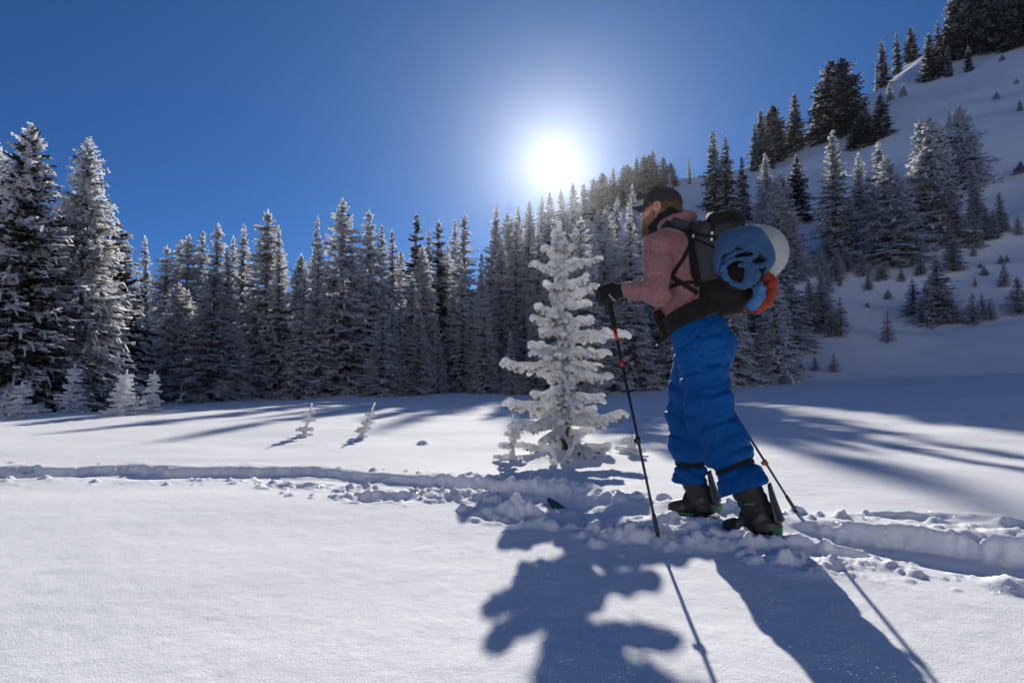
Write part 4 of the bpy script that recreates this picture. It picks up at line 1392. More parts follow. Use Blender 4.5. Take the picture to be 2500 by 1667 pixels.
def d_hand(p, s, inf=0.0):
    """a hand closed round the pole grip: palm, four fingers, thumb"""
    g, u, f, o = GRIP[s], UP[s], FW[s], SD[s]
    at = lambda a, b, c: g + f * a + o * b + u * c
    R = np.array([f, o, u])
    D = d_box(p, at(-0.012, 0.030, 0.0), (0.040 + inf, 0.016 + inf, 0.043 + inf), 0.014, R)
    for i, (uu, ln) in enumerate(((0.034, 0.96), (0.0115, 1.06), (-0.0115, 1.0), (-0.034, 0.84))):
        rr = 0.0105 - 0.0008 * (i == 3) + inf
        k0 = at(0.022, 0.031, uu); k1 = at(0.046 * ln, 0.012, uu * 0.98); k2 = at(0.030 * ln, -0.026, uu * 0.95); k3 = at(-0.002, -0.031, uu * 0.92)
        D = smin(D, d_cap(p, k0, k1, rr * 1.1, rr), 0.005)
        D = smin(D, d_cap(p, k1, k2, rr, rr * 0.95), 0.003)
        D = np.minimum(D, d_cap(p, k2, k3, rr * 0.95, rr * 0.85))
    t0 = at(-0.038, 0.018, 0.022); t1 = at(-0.030, -0.016, 0.046); t2 = at(0.006, -0.034, 0.050); t3 = at(0.030, -0.033, 0.040)
    D = smin(D, d_cap(p, t0, t1, 0.014 + inf, 0.0125 + inf), 0.008)
    D = np.minimum(D, d_cap(p, t1, t2, 0.0125 + inf, 0.0115 + inf)); D = smin(D, d_cap(p, t2, t3, 0.0115 + inf, 0.010 + inf), 0.004)
    D = smin(D, d_cap(p, at(-0.045, 0.026, 0), WR[s], 0.029 + inf, 0.027 + inf), 0.015)
    return D

def local_head(p):
    return p - HC
def d_skull(q):
    D = d_ell(q, (-0.012, 0, 0.022), (0.100, 0.076, 0.108))
    D = smin(D, d_ell(q, (0.035, 0, -0.052), (0.062, 0.055, 0.062)), 0.03)
    D = smin(D, d_cap(q, (0.070, 0, -0.085), (0.082, 0, -0.093), 0.024), 0.02)              # chin
    D = smin(D, d_cap(q, (0.080, -0.032, 0.026), (0.080, 0.032, 0.026), 0.014), 0.012)       # brow
    D = smin(D, d_cap(q, (0.088, 0, 0.010), (0.106, 0, -0.026), 0.009, 0.014), 0.010)       # nose
    for s in (-1, 1):
        D = smin(D, d_ell(q, (0.098, s * 0.011, -0.030), (0.012, 0.009, 0.008)), 0.006)     # nostril wings
        D = smax(D, -d_ell(q, (0.100, s * 0.033, 0.004), (0.018, 0.020, 0.013)), 0.010)     # eye sockets
        D = smin(D, d_ell(q, (0.076, s * 0.033, 0.003), (0.013, 0.013, 0.012)), 0.004)      # eyes
        D = smin(D, d_ell(q, (0.060, s * 0.048, -0.022), (0.028, 0.018, 0.018)), 0.02)      # cheekbones
        ear = d_ell(q, (-0.004, s * 0.082, -0.004), (0.026, 0.011, 0.036))
        ear = smax(ear, -d_ell(q, (0.000, s * 0.093, -0.002), (0.013, 0.010, 0.021)), 0.006)
        D = smin(D, ear, 0.008)
    D = smin(D, d_ell(q, (0.086, 0, -0.052), (0.014, 0.025, 0.007)), 0.006)                 # lips
    D = smin(D, d_ell(q, (0.085, 0, -0.064), (0.014, 0.022, 0.008)), 0.006)
    return D

def d_body(p):
    D = d_skull(local_head(p))
    D = smin(D, d_cap(p, HC + np.array([-0.035, 0, -0.055]), NECK, 0.055, 0.06), 0.03)
    T = d_cap(p, NECK, CHEST, 0.06, 0.115, (1, .80, 1))
    T = smin(T, d_cap(p, CHEST, BELLY, 0.118, 0.11, (1, .8, 1)), 0.05)
    T = smin(T, d_cap(p, BELLY, PELV, 0.11, 0.125, (1, .8, 1)), 0.05)
    D = smin(D, T, 0.03)
    for s in (1, -1):
        D = smin(D, d_cap(p, CHEST + np.array([0.02, s * 0.1, 0.03]), SH[s], 0.07, 0.055), 0.05)
        D = smin(D, d_cap(p, SH[s], EL[s], 0.052, 0.040), 0.02)
        D = smin(D, d_cap(p, EL[s], WR[s], 0.040, 0.027), 0.012)
        D = smin(D, d_hand(p, s), 0.012)
        D = smin(D, d_cap(p, HIP[s], KN[s], 0.088, 0.058), 0.04)
        D = smin(D, d_cap(p, KN[s], AN[s], 0.058, 0.042), 0.02)
        D = smin(D, d_cap(p, AN[s], FOOT[s][0], 0.042, 0.04), 0.02)
        D = smin(D, d_cap(p, FOOT[s][0], FOOT[s][1], 0.038, 0.028), 0.02)
    return D
FOOT = {1: (J(1868, 1283, 0.19), J(1785, 1292, 0.19)), -1: (J(1728, 1232, -0.19), J(1652, 1240, -0.19))}

def build_body():
    # one continuous skin: coarse everywhere, the head and hands get finer meshes through a smaller step
    lo = np.array([-0.45, -0.48, -0.06]); hi = np.array([0.78, 0.48, 1.95])
    V, F = field_mesh(d_body, lo, hi, 0.0075)
    # pull the vertices onto the exact surface
    for _ in range(2):
        e = 0.002
        f0 = d_body(V)
        G = np.stack([d_body(V + e * np.eye(3)[a]) - f0 for a in range(3)], -1) / e
        V = V - (f0 / np.maximum((G * G).sum(-1), 0.2))[:, None] * G * 0.8
    o = mesh_obj('person', V, F, M_SKIN)
    return o
person = place(build_body())
tag(person, 'bearded hiker in dusty pink hoodie, blue trousers and dark cap, walking left with ski poles', 'person')

# ---- clothes
def fold(p, amp, sc, seed):
    return amp * n3(p, *sc, seed) + 0.45 * amp * n3(p, sc[0] * 2.2, sc[1] * 2.2, sc[2] * 2.2, seed + 1)

def d_torso(p):
    T = d_cap(p, NECK + np.array([-0.01, 0, -0.015]), CHEST, 0.085, 0.143, (1, .90, 1))
    T = smin(T, d_cap(p, CHEST, BELLY, 0.143, 0.140, (1, .90, 1)), 0.05)
    T = smin(T, d_cap(p, BELLY, HIPS, 0.140, 0.148, (1, .90, 1)), 0.05)
    for s in (1, -1):
        T = smin(T, d_cap(p, NECK + np.array([-0.02, s * 0.06, -0.05]), SH[s] + np.array([-0.02, -s * 0.02, 0.0]), 0.08, 0.085), 0.06)
    return T
CUFF = {1: WR[1] + (EL[1] - WR[1]) * 0.03, -1: WR[-1] - (WR[-1] - EL[-1]) * 0.12}
def d_sleeve(p, s):
    A = d_cap(p, SH[s], EL[s], 0.088, 0.072)
    # wrinkles: rings round the forearm and the crook of the elbow
    ax = CUFF[s] - EL[s]; L = np.linalg.norm(ax); ax = ax / L
    t = (p - EL[s]) @ ax
    B = d_cap(p, EL[s], CUFF[s], 0.070, 0.047)
    B = B + 0.0045 * np.sin(t * 95 + 2.5 * n3(p, 9, 9, 9, 5)) * sstep(-0.02, 0.05, t) * (1 - sstep(0.62 * L, 0.80 * L, t))
    A = A + fold(p, 0.006, (7, 7, 16), 12)
    D = smin(A, B, 0.02)
    D = D + 0.012 * np.exp(-((t - 0.86 * L) / 0.006) ** 2) * 0.5       # seam of the cuff
    return smax(D, t - L, 0.004)
def d_hoodie(p):
    D = d_torso(p) + fold(p, 0.005, (9, 9, 12), 2)
    for s in (1, -1):
        D = smin(D, d_sleeve(p, s), 0.010)
    cr = np.abs(vnoise3(p[..., 0] * 9 + p[..., 2] * 5, p[..., 1] * 6, p[..., 2] * 11 - p[..., 0] * 6, 160))
    cr2 = np.abs(vnoise3(p[..., 0] * 20, p[..., 1] * 13, p[..., 2] * 24 + p[..., 0] * 14, 165))
    D = D + 0.009 * np.exp(-(cr / 0.15) ** 2) + 0.0035 * np.exp(-(cr2 / 0.2) ** 2)
    # bunched hem over the belly
    hem = (p - J(1640, 772, 0)) @ np.array([0.25, 0, 1.0])
    D = D - 0.012 * np.exp(-((hem - 0.03) / 0.05) ** 2) * (p[..., 0] > BELLY[0])
    # the lowered hood round the neck
    q = p - (NECK + np.array([-0.025, 0, 0.012]))
    ring = np.sqrt((np.sqrt((q[..., 0] / 1.05) ** 2 + (q[..., 1] * 0.95) ** 2) - 0.082) ** 2 + (q[..., 2] - 0.02 + q[..., 0] * 0.30) ** 2) - 0.030
    D = smin(D, ring + fold(p, 0.005, (20, 12, 20), 8), 0.02)
    D = smin(D, d_ell(p, J(1668, 556, 0), (0.065, 0.12, 0.042)) + fold(p, 0.007, (14, 10, 26), 9), 0.02)
    # open at neck and hem
    D = smax(D, -d_cap(p, HC + np.array([-0.03, 0, -0.02]), NECK + np.array([0, 0, -0.01]), 0.062, 0.062), 0.008)
    low = (J(1690, 778, 0) - p) @ np.array([0.30, 0, 0.954])
    return smax(D, low, 0.006)
hood = sdf_obj('hoodie', d_hoodie, (-0.2, -0.46, 1.02), (0.60, 0.46, 1.80), 0.0085, M_HOODIE, person)

def d_leg(p, s):
    knee, an, hip = KN[s], AN[s], HIP[s]
    sc = (1, 1.12, 1)
    if s == 1: r = (0.150, 0.128, 0.120)
    else: r = (0.140, 0.118, 0.098)
    A = d_cap(p, hip, knee, r[0], r[1], sc)
    B = d_cap(p, knee, an, r[1], r[2], sc)
    D = smin(A, B, 0.03)
    axis = (an - knee) / np.linalg.norm(an - knee)
    t = (p - knee) @ axis; L = np.linalg.norm(an - knee)
    up = np.exp(-((t + 0.05) / 0.16) ** 2)
    D = D + 0.013 * np.sin((t + 0.05 * n3(p, 6, 6, 6, 40 + s) + 0.25 * p[..., 0]) * 42) * up * 0.6
    D = D + fold(p, 0.008, (5.5, 5.5, 11), 30 + s)
    sl = p[..., 2] + 0.35 * p[..., 0] * s
    cr = np.abs(vnoise3(p[..., 0] * 6.5, p[..., 1] * 4.0, sl * 13, 130 + s)); cr2 = np.abs(vnoise3(p[..., 0] * 14, p[..., 1] * 9, sl * 27 + p[..., 0] * 9, 140 + s))
    D = D + 0.016 * np.exp(-(cr / 0.16) ** 2) + 0.007 * np.exp(-(cr2 / 0.18) ** 2)
    D = D - 0.016 * np.exp(-((t - 0.52 * L) / 0.06) ** 2)                        # the shell billows over the strap
    D = D + 0.030 * np.exp(-((t - 0.735 * L) / 0.022) ** 2)                      # gathered by the strap
    D = D - 0.014 * sstep(0.86 * L, 1.02 * L, t)                                 # flared cuff
    cut = t - (L + 0.012 + 0.012 * n3(p, 7, 7, 7, 50 + s))
    return smax(D, cut, 0.005)
WAIST_N = np.array([0.20, 0, 0.98]); WAIST_N /= np.linalg.norm(WAIST_N)
def d_pants(p):
    P = d_cap(p, HIPS + np.array([-0.01, 0, 0.0]), PELV + np.array([-0.012, 0, -0.02]), 0.150, 0.168, (1, .80, 1))
    P = smin(P, d_ell(p, J(1738, 840, 0.0), (0.120, 0.165, 0.120)), 0.05)
    D = smin(smin(P, d_leg(p, 1), 0.045), d_leg(p, -1), 0.03)
    cr = np.abs(vnoise3(p[..., 0] * 5, p[..., 1] * 4.0, p[..., 2] * 15 + p[..., 0] * 6, 150))
    P_ = sstep(0.75, 0.9, p[..., 2])
    D = D + P_ * (0.008 * np.exp(-(cr / 0.16) ** 2) + 0.004 * n3(p, 12, 12, 20, 151))
    # creases under the seat, slash pocket
    for a, b, dep, w in ((J(1757, 880, .25), J(1700, 858, .27), .016, .010), (J(1757, 880, .25), J(1725, 905, .27), .014, .012), (J(1633, 826, .2), J(1664, 878, .27), .010, .006),
                         (J(1690, 1038, .28), J(1770, 1020, .28), .012, .010), (J(1700, 960, .28), J(1765, 935, .28), .010, .010), (J(1665, 930, .25), J(1750, 968, .28), .009, .011)):
        D = D + dep * np.exp(-np.clip(d_cap(p, a, b, 0.0), 0, None) ** 2 / (w * w * 4)) * 1.0
    top = (p - J(1708, 781, 0)) @ WAIST_N
    return smax(D, top, 0.006)
pants = sdf_obj('trousers', d_pants, (-0.36, -0.40, 0.16), (0.38, 0.42, 1.16), 0.0085, M_PANTS, person)
for s_, (a, b) in {1: ((1752, 1143), (1800, 1138)), -1: ((1660, 1118), (1716, 1116))}.items():
    ax = (AN[s_] - KN[s_]); L = np.linalg.norm(ax); ax /= L
    c = KN[s_] + ax * 0.735 * L
    rr = 0.100 if s_ == 1 else 0.084
    e1 = np.cross(ax, [0, 1, 0]); e1 /= np.linalg.norm(e1); e2 = np.cross(ax, e1)
    an_ = np.linspace(0, 2 * math.pi, 41)
    P = [c + (e1 * math.cos(w) + e2 * math.sin(w) / 1.12) * rr for w in an_]
    N = [e1 * math.cos(w) + e2 * math.sin(w) for w in an_]
    strip('ankle_strap', P, N, 0.020, 0.005, M_BLACK, pants)
tri = [surf(x, y, d_pants) for x, y in ((1696, 825), (1707, 827), (1702, 818))]
V = [p + n * 0.002 for p, n in tri] + [p + n * 0.006 for p, n in tri]
mesh_obj('logo_patch', V, [(0, 1, 2), (3, 5, 4), (0, 3, 4, 1), (1, 4, 5, 2), (2, 5, 3, 0)], M_BLACK, pants, smooth=False)

# belt loop
ribbon('belt_loop', [(1727, 772), (1731, 792)], d_pants, 0.022, M_PANTS, pants, n_sub=4)

def d_gaiter(p):
    a = HC + np.array([-0.050, 0, -0.030]); b = HC + np.array([0.010, 0, -0.118])
    D = d_cap(p, a, b, 0.070, 0.066, (1, .93, 1))
    D = D + 0.003 * np.sin(((p - a) @ np.array([0.5, 0, -0.87])) * 140 + 3 * n3(p, 12, 12, 12, 3))
    q = local_head(p)
    D = smax(D, (q[..., 2] + 0.022 + 0.62 * (q[..., 0] + 0.02)), 0.01)
    return smax(D, -(d_skull(q) - 0.002), 0.004)
sdf_obj('neck_gaiter', d_gaiter, HC + np.array([-0.16, -0.11, -0.22]), HC + np.array([0.12, 0.11, 0.02]), 0.006, M_GAITER, person)

def d_cap_crown(p):
    q = local_head(p)
    pl = 0.036 - 0.10 * q[..., 0]
    D = d_ell(q, (-0.014, 0, 0.030), (0.116, 0.091, 0.099))
    D = smin(D, d_ell(q, (0.02, 0, 0.085), (0.062, 0.06, 0.040)), 0.02)
    ang_ = np.arctan2(q[..., 1], q[..., 0] + 0.014)
    D = D + 0.0018 * np.cos(ang_ * 6) ** 8 + fold(q, 0.002, (20, 20, 20), 4)
    D = smax(D, (0.022 + 0.10 * q[..., 0]) - q[..., 2], 0.004)
    return smax(D, -(d_ell(q, (-0.014, 0, 0.026), (0.106, 0.082, 0.090))), 0.003)
cap_o = sdf_obj('cap', d_cap_crown, HC + np.array([-0.15, -0.11, -0.02]), HC + np.array([0.13, 0.11, 0.16]), 0.005, M_CHAR, person)
def d_bill(p):
    q = local_head(p)
    z = q[..., 2] - (0.036 - 5.0 * q[..., 1] ** 2 - 0.05 * (q[..., 0] - 0.08))
    r = np.sqrt(((q[..., 0] - 0.070) / 1.36) ** 2 + q[..., 1] ** 2) - 0.076
    D = smax(np.abs(z) - 0.0035, r, 0.003)
    return smax(D, 0.085 - np.sqrt((q[..., 0] + 0.02) ** 2 + (q[..., 1]) ** 2), 0.002)
sdf_obj('cap_bill', d_bill, HC + np.array([0.02, -0.10, -0.05]), HC + np.array([0.18, 0.10, 0.06]), 0.0036, M_CHAR, cap_o)
mesh_obj('cap_button', *tube_mesh([HC + np.array([-0.014, 0, 0.124]), HC + np.array([-0.014, 0, 0.131])], [0.008, 0.004], 10), M_CHAR, cap_o)

def hair_strands(r, n, centre_fn, ln, w, mat, name, parent, curl=0.3, grav=0.5):
    V, F = [], []
    for _ in range(n):
        p, d = centre_fn(r)
        d = d / np.linalg.norm(d)
        s = np.cross(d, r.normal(0, 1, 3)); s /= np.linalg.norm(s)
        k = len(V)
        L = ln * r.uniform(0.5, 1.1)
        q = p.copy()
        for j in range(4):
            V += [q + s * w * (1 - j / 3.4), q - s * w * (1 - j / 3.4)]
            d = d + r.normal(0, curl, 3) + np.array([0, 0, -grav * 0.3]); d /= np.linalg.norm(d)
            q = q + d * L / 3
        for j in range(3):
            F.append((k + 2 * j, k + 2 * j + 1, k + 2 * j + 3, k + 2 * j + 2))
    return mesh_obj(name, np.array(V), np.array(F), mat, parent, smooth=False)

def d_hair(p):
    q = local_head(p)
    D = d_ell(q, (-0.016, 0, 0.012), (0.108, 0.083, 0.105)) + 0.006 * n3(q, 60, 60, 40, 2) - 0.003
    D = smax(D, q[..., 2] - 0.040, 0.005)
    D = smax(D, q[..., 0] + 0.018, 0.01)
    D = smax(D, -(q[..., 2] + 0.060), 0.01)
    side = d_ell(q, (0.018, 0, 0.020), (0.020, 0.081, 0.026))
    return smin(D, side, 0.004)
hair_o = sdf_obj('hair', d_hair, HC + np.array([-0.15, -0.11, -0.09]), HC + np.array([0.06, 0.11, 0.07]), 0.0055, M_HAIR, person)
def hair_seed(r):
    a = r.uniform(math.radians(100), math.radians(260)); z = r.uniform(-0.055, 0.030)
    d = np.array([math.cos(a), math.sin(a) * 0.8, r.uniform(-.3, .5)])
    return HC + np.array([-0.016 + 0.100 * math.cos(a), 0.078 * math.sin(a), z]), d
hair_strands(np.random.default_rng(3), 420, hair_seed, 0.036, 0.0016, M_HAIR, 'hair_curls', hair_o, 0.55, 0.2)

def d_beard(p):
    q = local_head(p)
    D = d_ell(q, (0.046, 0, -0.068), (0.058, 0.060, 0.056))
    D = smin(D, d_cap(q, (0.072, 0, -0.085), (0.092, 0, -0.122), 0.042, 0.024), 0.02)
    for s in (1, -1):
        D = smin(D, d_cap(q, (0.018, s * 0.067, 0.0), (0.040, s * 0.060, -0.062), 0.012, 0.022), 0.02)
        D = smin(D, d_cap(q, (0.094, s * 0.006, -0.042), (0.082, s * 0.034, -0.062), 0.010, 0.009), 0.006)
    D = D + 0.006 * n3(q, 70, 70, 28, 6) + 0.003 * n3(q, 150, 150, 60, 7)
    D = smax(D, -d_ell(q, (0.100, 0, -0.057), (0.020, 0.020, 0.006)), 0.004)        # the mouth stays free
    D = smax(D, (q[..., 2] + 0.047) - 0.9 * np.clip(0.052 - q[..., 0], -0.004, 0.1), 0.008)
    return D
beard_o = sdf_obj('beard', d_beard, HC + np.array([-0.03, -0.10, -0.18]), HC + np.array([0.15, 0.10, 0.03]), 0.0048, M_BEARD, person)
def beard_seed(r):
    u = r.random()
    p = np.array([0.05 + 0.045 * u, r.normal(0, 0.032), -0.075 - 0.055 * u + r.normal(0, .012)])
    d = np.array([0.55 + r.normal(0, .3), p[1] * 14, -0.7])
    c = np.array([0.05, 0, -0.08])
    return HC + p + d / np.linalg.norm(d) * 0.018, d
hair_strands(np.random.default_rng(5), 480, beard_seed, 0.034, 0.0014, M_BEARD, 'beard_strands', beard_o, 0.25, 0.5)

# sunglasses
gl = empty('sunglasses'); gl.parent = person
for s in (1, -1):
    V, F = [], []
    nu, nv = 9, 7
    for layer in (0.0, 0.0025):
        for i in range(nu):
            for j in range(nv):
                u = i / (nu - 1) * 2 - 1; v = j / (nv - 1) * 2 - 1
                m = 1 - 0.16 * u * u * v * v
                yy = 0.036 + 0.031 * u * m
                zz = 0.002 + 0.021 * v * m
                xx = 0.108 - 6.2 * (yy - 0.0) ** 2 - 5 * (zz - .005) ** 2 + layer
                V.append(HC + np.array([xx, s * yy, zz]))
    n1 = nu * nv
    for i in range(nu - 1):
        for j in range(nv - 1):
            a = i * nv + j
            F.append((a, a + 1, a + nv + 1, a + nv)); F.append((n1 + a, n1 + a + nv, n1 + a + nv + 1, n1 + a + 1))
    mesh_obj('lens', V, F, M_LENS, gl)
    rim = [HC + np.array([0.108 - 6.2 * (0.036 + 0.032 * math.cos(w)) ** 2 - 5 * (.022 * math.sin(w)) ** 2, s * (0.036 + 0.032 * math.cos(w)), 0.002 + 0.0225 * math.sin(w)]) for w in np.linspace(0, 6.283, 25)]
    tube_obj('frame', rim, 0.0028, M_PLASTIC, gl, 6)
    tube_obj('temple_arm', [HC + np.array(v) for v in ((0.082, s * 0.068, 0.012), (0.05, s * 0.078, 0.014), (0.0, s * 0.084, 0.012), (-0.016, s * 0.084, -0.004))], 0.0034, M_PLASTIC, gl, 6)
tube_obj('bridge', [HC + np.array(v) for v in ((0.107, 0.008, 0.008), (0.110, 0, 0.010), (0.107, -0.008, 0.008))], 0.003, M_PLASTIC, gl, 6)

# gloves
for s_ in (1, -1):
    def d_glove(p, s=s_):
        D = d_hand(p, s, 0.0095) + 0.0015 * n3(p, 60, 60, 60, 9)
        D = smin(D, d_cap(p, WR[s] + FW[s] * 0.02, WR[s] + (EL[s] - WR[s]) / np.linalg.norm(EL[s] - WR[s]) * 0.035, 0.040, 0.043), 0.012)
        t = (p - WR[s]) @ ((EL[s] - WR[s]) / np.linalg.norm(EL[s] - WR[s]))
        D = D + 0.004 * np.exp(-((t + 0.006) / 0.006) ** 2)
        return smax(D, t - 0.020, 0.004)
    c = GRIP[s_]
    g_o = sdf_obj('glove', d_glove, c - np.array([0.17, 0.10, 0.10]), c + np.array([0.10, 0.10, 0.11]), 0.0048, M_GAITER, person)
    if s_ == 1:
        # the word on the wrist of the glove
        cu = bpy.data.curves.new('lettering', 'FONT'); cu.body = 'YUKON'; cu.size = 0.014; cu.extrude = 0.0006; cu.align_x = 'CENTER'; cu.align_y = 'CENTER'; cu.space_character = 1.05
        to = bpy.data.objects.new('lettering_curve', cu); col.objects.link(to)
        me = bpy.data.meshes.new_from_object(to.evaluated_get(bpy.context.evaluated_depsgraph_get()))
        bpy.data.objects.remove(to)
        me.materials.clear(); me.materials.append(M_WHITEBIT)
        lt = bpy.data.objects.new('lettering', me); col.objects.link(lt); lt.parent = g_o
        p, n = surf(1494, 727, d_glove)
        r_ = np.array([-0.62, 0, -0.78]); r_ -= n * (r_ @ n); r_ /= np.linalg.norm(r_)
        u_ = np.cross(n, r_)
        M = Matrix(((r_[0], u_[0], n[0], p[0] + n[0] * .003), (r_[1], u_[1], n[1], p[1] + n[1] * .003), (r_[2], u_[2], n[2], p[2] + n[2] * .003), (0, 0, 0, 1)))
        lt.matrix_local = M

# boots
BOOTS = {1: dict(a=J(1822, 1192, .185), b=J(1860, 1268, .19), h=J(1869, 1281, .19), t=J(1783, 1290, .19), rs=.076),
         -1: dict(a=J(1692, 1172, -.18), b=J(1716, 1222, -.19), h=J(1727, 1229, -.19), t=J(1650, 1240, -.19), rs=.072)}
def d_boot(p, s):
    B = BOOTS[s]
    sc = (1, 1.18, 1)
    D = d_cap(p, B['a'], B['b'], B['rs'], B['rs'] * 0.96, sc)
    D = smin(D, d_cap(p, B['h'], B['t'], 0.062, 0.048, sc), 0.035)
    ax = (B['a'] - B['b']) / np.linalg.norm(B['a'] - B['b'])
    t = (p - B['b']) @ ax
    D = D + 0.004 * np.exp(-((t - 0.075) / 0.008) ** 2) + 0.004 * np.exp(-((t - 0.03) / 0.008) ** 2) + 0.004 * np.exp(-((t - .12) / .007) ** 2) + fold(p, 0.003, (20, 20, 20), 60)
    sole_n = np.cross(B['t'] - B['h'], [0, 1, 0]); sole_n /= np.linalg.norm(sole_n)
    if sole_n[2] < 0: sole_n = -sole_n
    q = (p - B['h']) @ sole_n
    D = smax(D, -(q + 0.050), 0.008)
    return smax(D, t - 0.19, 0.004)
def strip_pts(pix, fn):
    return pix
for s_ in (1, -1):
    B = BOOTS[s_]
    bo = sdf_obj('boot', lambda p, s=s_: d_boot(p, s), np.minimum(B['t'], B['a']) - np.array([.12, .12, .14]), np.maximum(B['h'], B['a']) + np.array([.16, .12, .10]), 0.0062, M_BOOT, person)
    def d_sole(p, s=s_):
        B = BOOTS[s]
        D = d_cap(p, B['h'], B['t'], 0.066, 0.052, (1, 1.15, 1))
        n = np.cross(B['t'] - B['h'], [0, 1, 0]); n /= np.linalg.norm(n)
        if n[2] < 0: n = -n
        q = (p - B['h']) @ n
        return smax(D, np.abs(q + 0.055) - 0.012, 0.003)
    sdf_obj('sole', d_sole, np.minimum(B['t'], B['h']) - np.array([.10, .10, .10]), np.maximum(B['h'], B['t']) + np.array([.10, .10, .04]), 0.006, M_PLASTIC, bo)
    if s_ == 1:
        ribbon('green_tag', [(1818, 1232), (1826, 1229), (1835, 1231), (1842, 1228)], lambda p: d_boot(p, 1), 0.006, M_GREEN, bo, off=0.002, n_sub=4)
        ribbon('green_tag', [(1776, 1214), (1782, 1220), (1786, 1228)], lambda p: d_boot(p, 1), 0.004, M_GREEN, bo, off=0.002, n_sub=4)

# ------------------------------------------------------------------ what the hiker carries
def lean_box_R(ang):
    c, s = math.cos(ang), math.sin(ang)
    return np.array([[c, 0, s], [0, 1, 0], [-s, 0, c]])
PK_R = lean_box_R(math.radians(7))
PK_C = J(1752, 625, 0.0)
def d_pack_main(p):
    D = d_box(p, PK_C, (0.128, 0.150, 0.185), 0.075, PK_R)
    return D + fold(p, 0.006, (8, 8, 10), 70)
def d_pack_low(p):
    D = d_ell(p, J(1768, 712, 0.0), (0.155, 0.165, 0.115))
    D = smin(D, d_cap(p, J(1742, 742, 0), J(1790, 735, 0), 0.075, 0.07, (1, .62, 1)), 0.03)
    return D + fold(p, 0.008, (9, 9, 14), 74)
def d_pack(p):
    return smin(d_pack_main(p), d_pack_low(p), 0.02)
def d_all(p):
    return np.minimum(np.minimum(d_hoodie(p), d_pants(p)), d_pack(p))

pack = place(empty('backpack'))
tag(pack, 'large black backpack with a grey-gridded panel, worn on the back of the hiker', 'backpack')
sdf_obj('pack_body', d_pack_main, (-0.35, -0.22, 1.15), (0.22, 0.22, 1.80), 0.009, M_RIP, pack)
sdf_obj('lower_pocket', d_pack_low, (-0.42, -0.32, 1.05), (0.22, 0.32, 1.50), 0.009, M_BLACK, pack)
sdf_obj('roll_top', lambda p: smin(d_ell(p, J(1772, 546, 0.0), (0.105, 0.148, 0.058), lean_box_R(math.radians(-12))), d_cap(p, J(1738, 532, -.11), J(1740, 534, .11), .030), .03) + fold(p, 0.010, (11, 14, 22), 78),
        (-0.32, -0.20, 1.60), (0.22, 0.20, 1.88), 0.008, M_BLACK, pack)
# hip belt: a padded wrap between hoodie and trousers
def d_belt(p):
    T = d_cap(p, BELLY, PELV, 0.150, 0.168, (1, .86, 1)) + fold(p, .003, (10, 10, 10), 80)
    ctr = J(1655, 795, 0.0)
    n = np.array([0.42, 0, 0.907])
    q = (p - ctr) @ n - 0.055 * sstep(0.10, -0.20, p[..., 0])
    hw = 0.052 + 0.022 * sstep(0.15, -0.12, p[..., 0])
    return smax(T - 0.018, np.abs(q) - hw, 0.012)
sdf_obj('hip_belt', d_belt, (-0.32, -0.30, 0.98), (0.36, 0.30, 1.36), 0.008, M_BLACK, pack)
def d_pouch(p):
    a, b = J(1606, 770, 0.09), J(1626, 812, 0.10)
    D = d_cap(p, a, b, 0.034, 0.030, (1, .8, 1))
    return D + 0.004 * np.sin(((p - a) @ np.array([.3, 0, .95])) * 160)
sdf_obj('belt_pouch', d_pouch, (0.1, -0.02, 0.95), (0.42, 0.22, 1.30), 0.0065, M_BLACK, pack)
# hanging end of the belt strap
P = [J(*v) for v in ((1634, 806, .13), (1622, 822, .135), (1610, 832, .13), (1602, 842, .12), (1599, 852, .12), (1602, 850, .13))]
strip('strap_end', P, [np.array([0.2, 1, 0.1])] * len(P), 0.020, 0.005, M_BLACK, pack)
tube_obj('strap_tip', [J(1601, 844, .128), J(1606, 840, .128)], 0.005, M_WHITEBIT, pack, 8)

d_wear = lambda p: np.minimum(d_hoodie(p), d_pack(p))
ribbon('shoulder_strap', [(1622, 549), (1650, 553), (1676, 562), (1686, 585), (1692, 620), (1699, 660), (1705, 700)], d_wear, 0.045, M_BLACK, pack, off=0.006, thick=0.012)
def chest_strap(y0, y1):
    P, N = [], []
    for t in np.linspace(0, 1, 26):
        yy = y0 + (y1 - y0) * t
        # from the pack over the shoulder and down the chest
        a = math.radians(150 - 165 * min(1, t / 0.5)) if t < 0.5 else math.radians(-15)
        c = np.array([CHEST[0] - 0.02, yy, CHEST[2] + 0.02 - 0.34 * max(0, t - 0.5) / 0.5])
        d = np.array([math.cos(a), 0, math.sin(a)]) if t < 0.5 else np.array([math.cos(a), 0, math.sin(a) * (1 - (t - .5))])
        ts = np.linspace(0.02, 0.45, 260)
        f = d_hoodie(c + d * ts[:, None])
        k = np.nonzero(f < 0)[0]
        k = k[-1] if len(k) else 60
        P.append(c + d * (ts[k] + 0.008)); N.append(d)
    P = np.array(P)
    for _ in range(4): P[1:-1] = (P[:-2] + 2 * P[1:-1] + P[2:]) / 4
    strip('shoulder_strap', P, N, 0.045, 0.012, M_BLACK, pack)
chest_strap(-0.10, -0.135)
ribbon('strap_yoke', [(1640, 545), (1665, 551), (1690, 556), (1712, 552)], d_wear, 0.055, M_RIP, pack, off=0.012, thick=0.016)
ribbon('side_strap', [(1688, 588), (1672, 622), (1655, 652), (1643, 672), (1640, 678)], d_hoodie, 0.021, M_BLACK, pack, off=0.004)
ribbon('side_strap', [(1641, 676), (1662, 690), (1684, 704), (1704, 716)], d_wear, 0.026, M_BLACK, pack, off=0.005)
ribbon('side_strap', [(1632, 702), (1655, 695), (1680, 690), (1704, 689)], d_wear, 0.021, M_BLACK, pack, off=0.007)
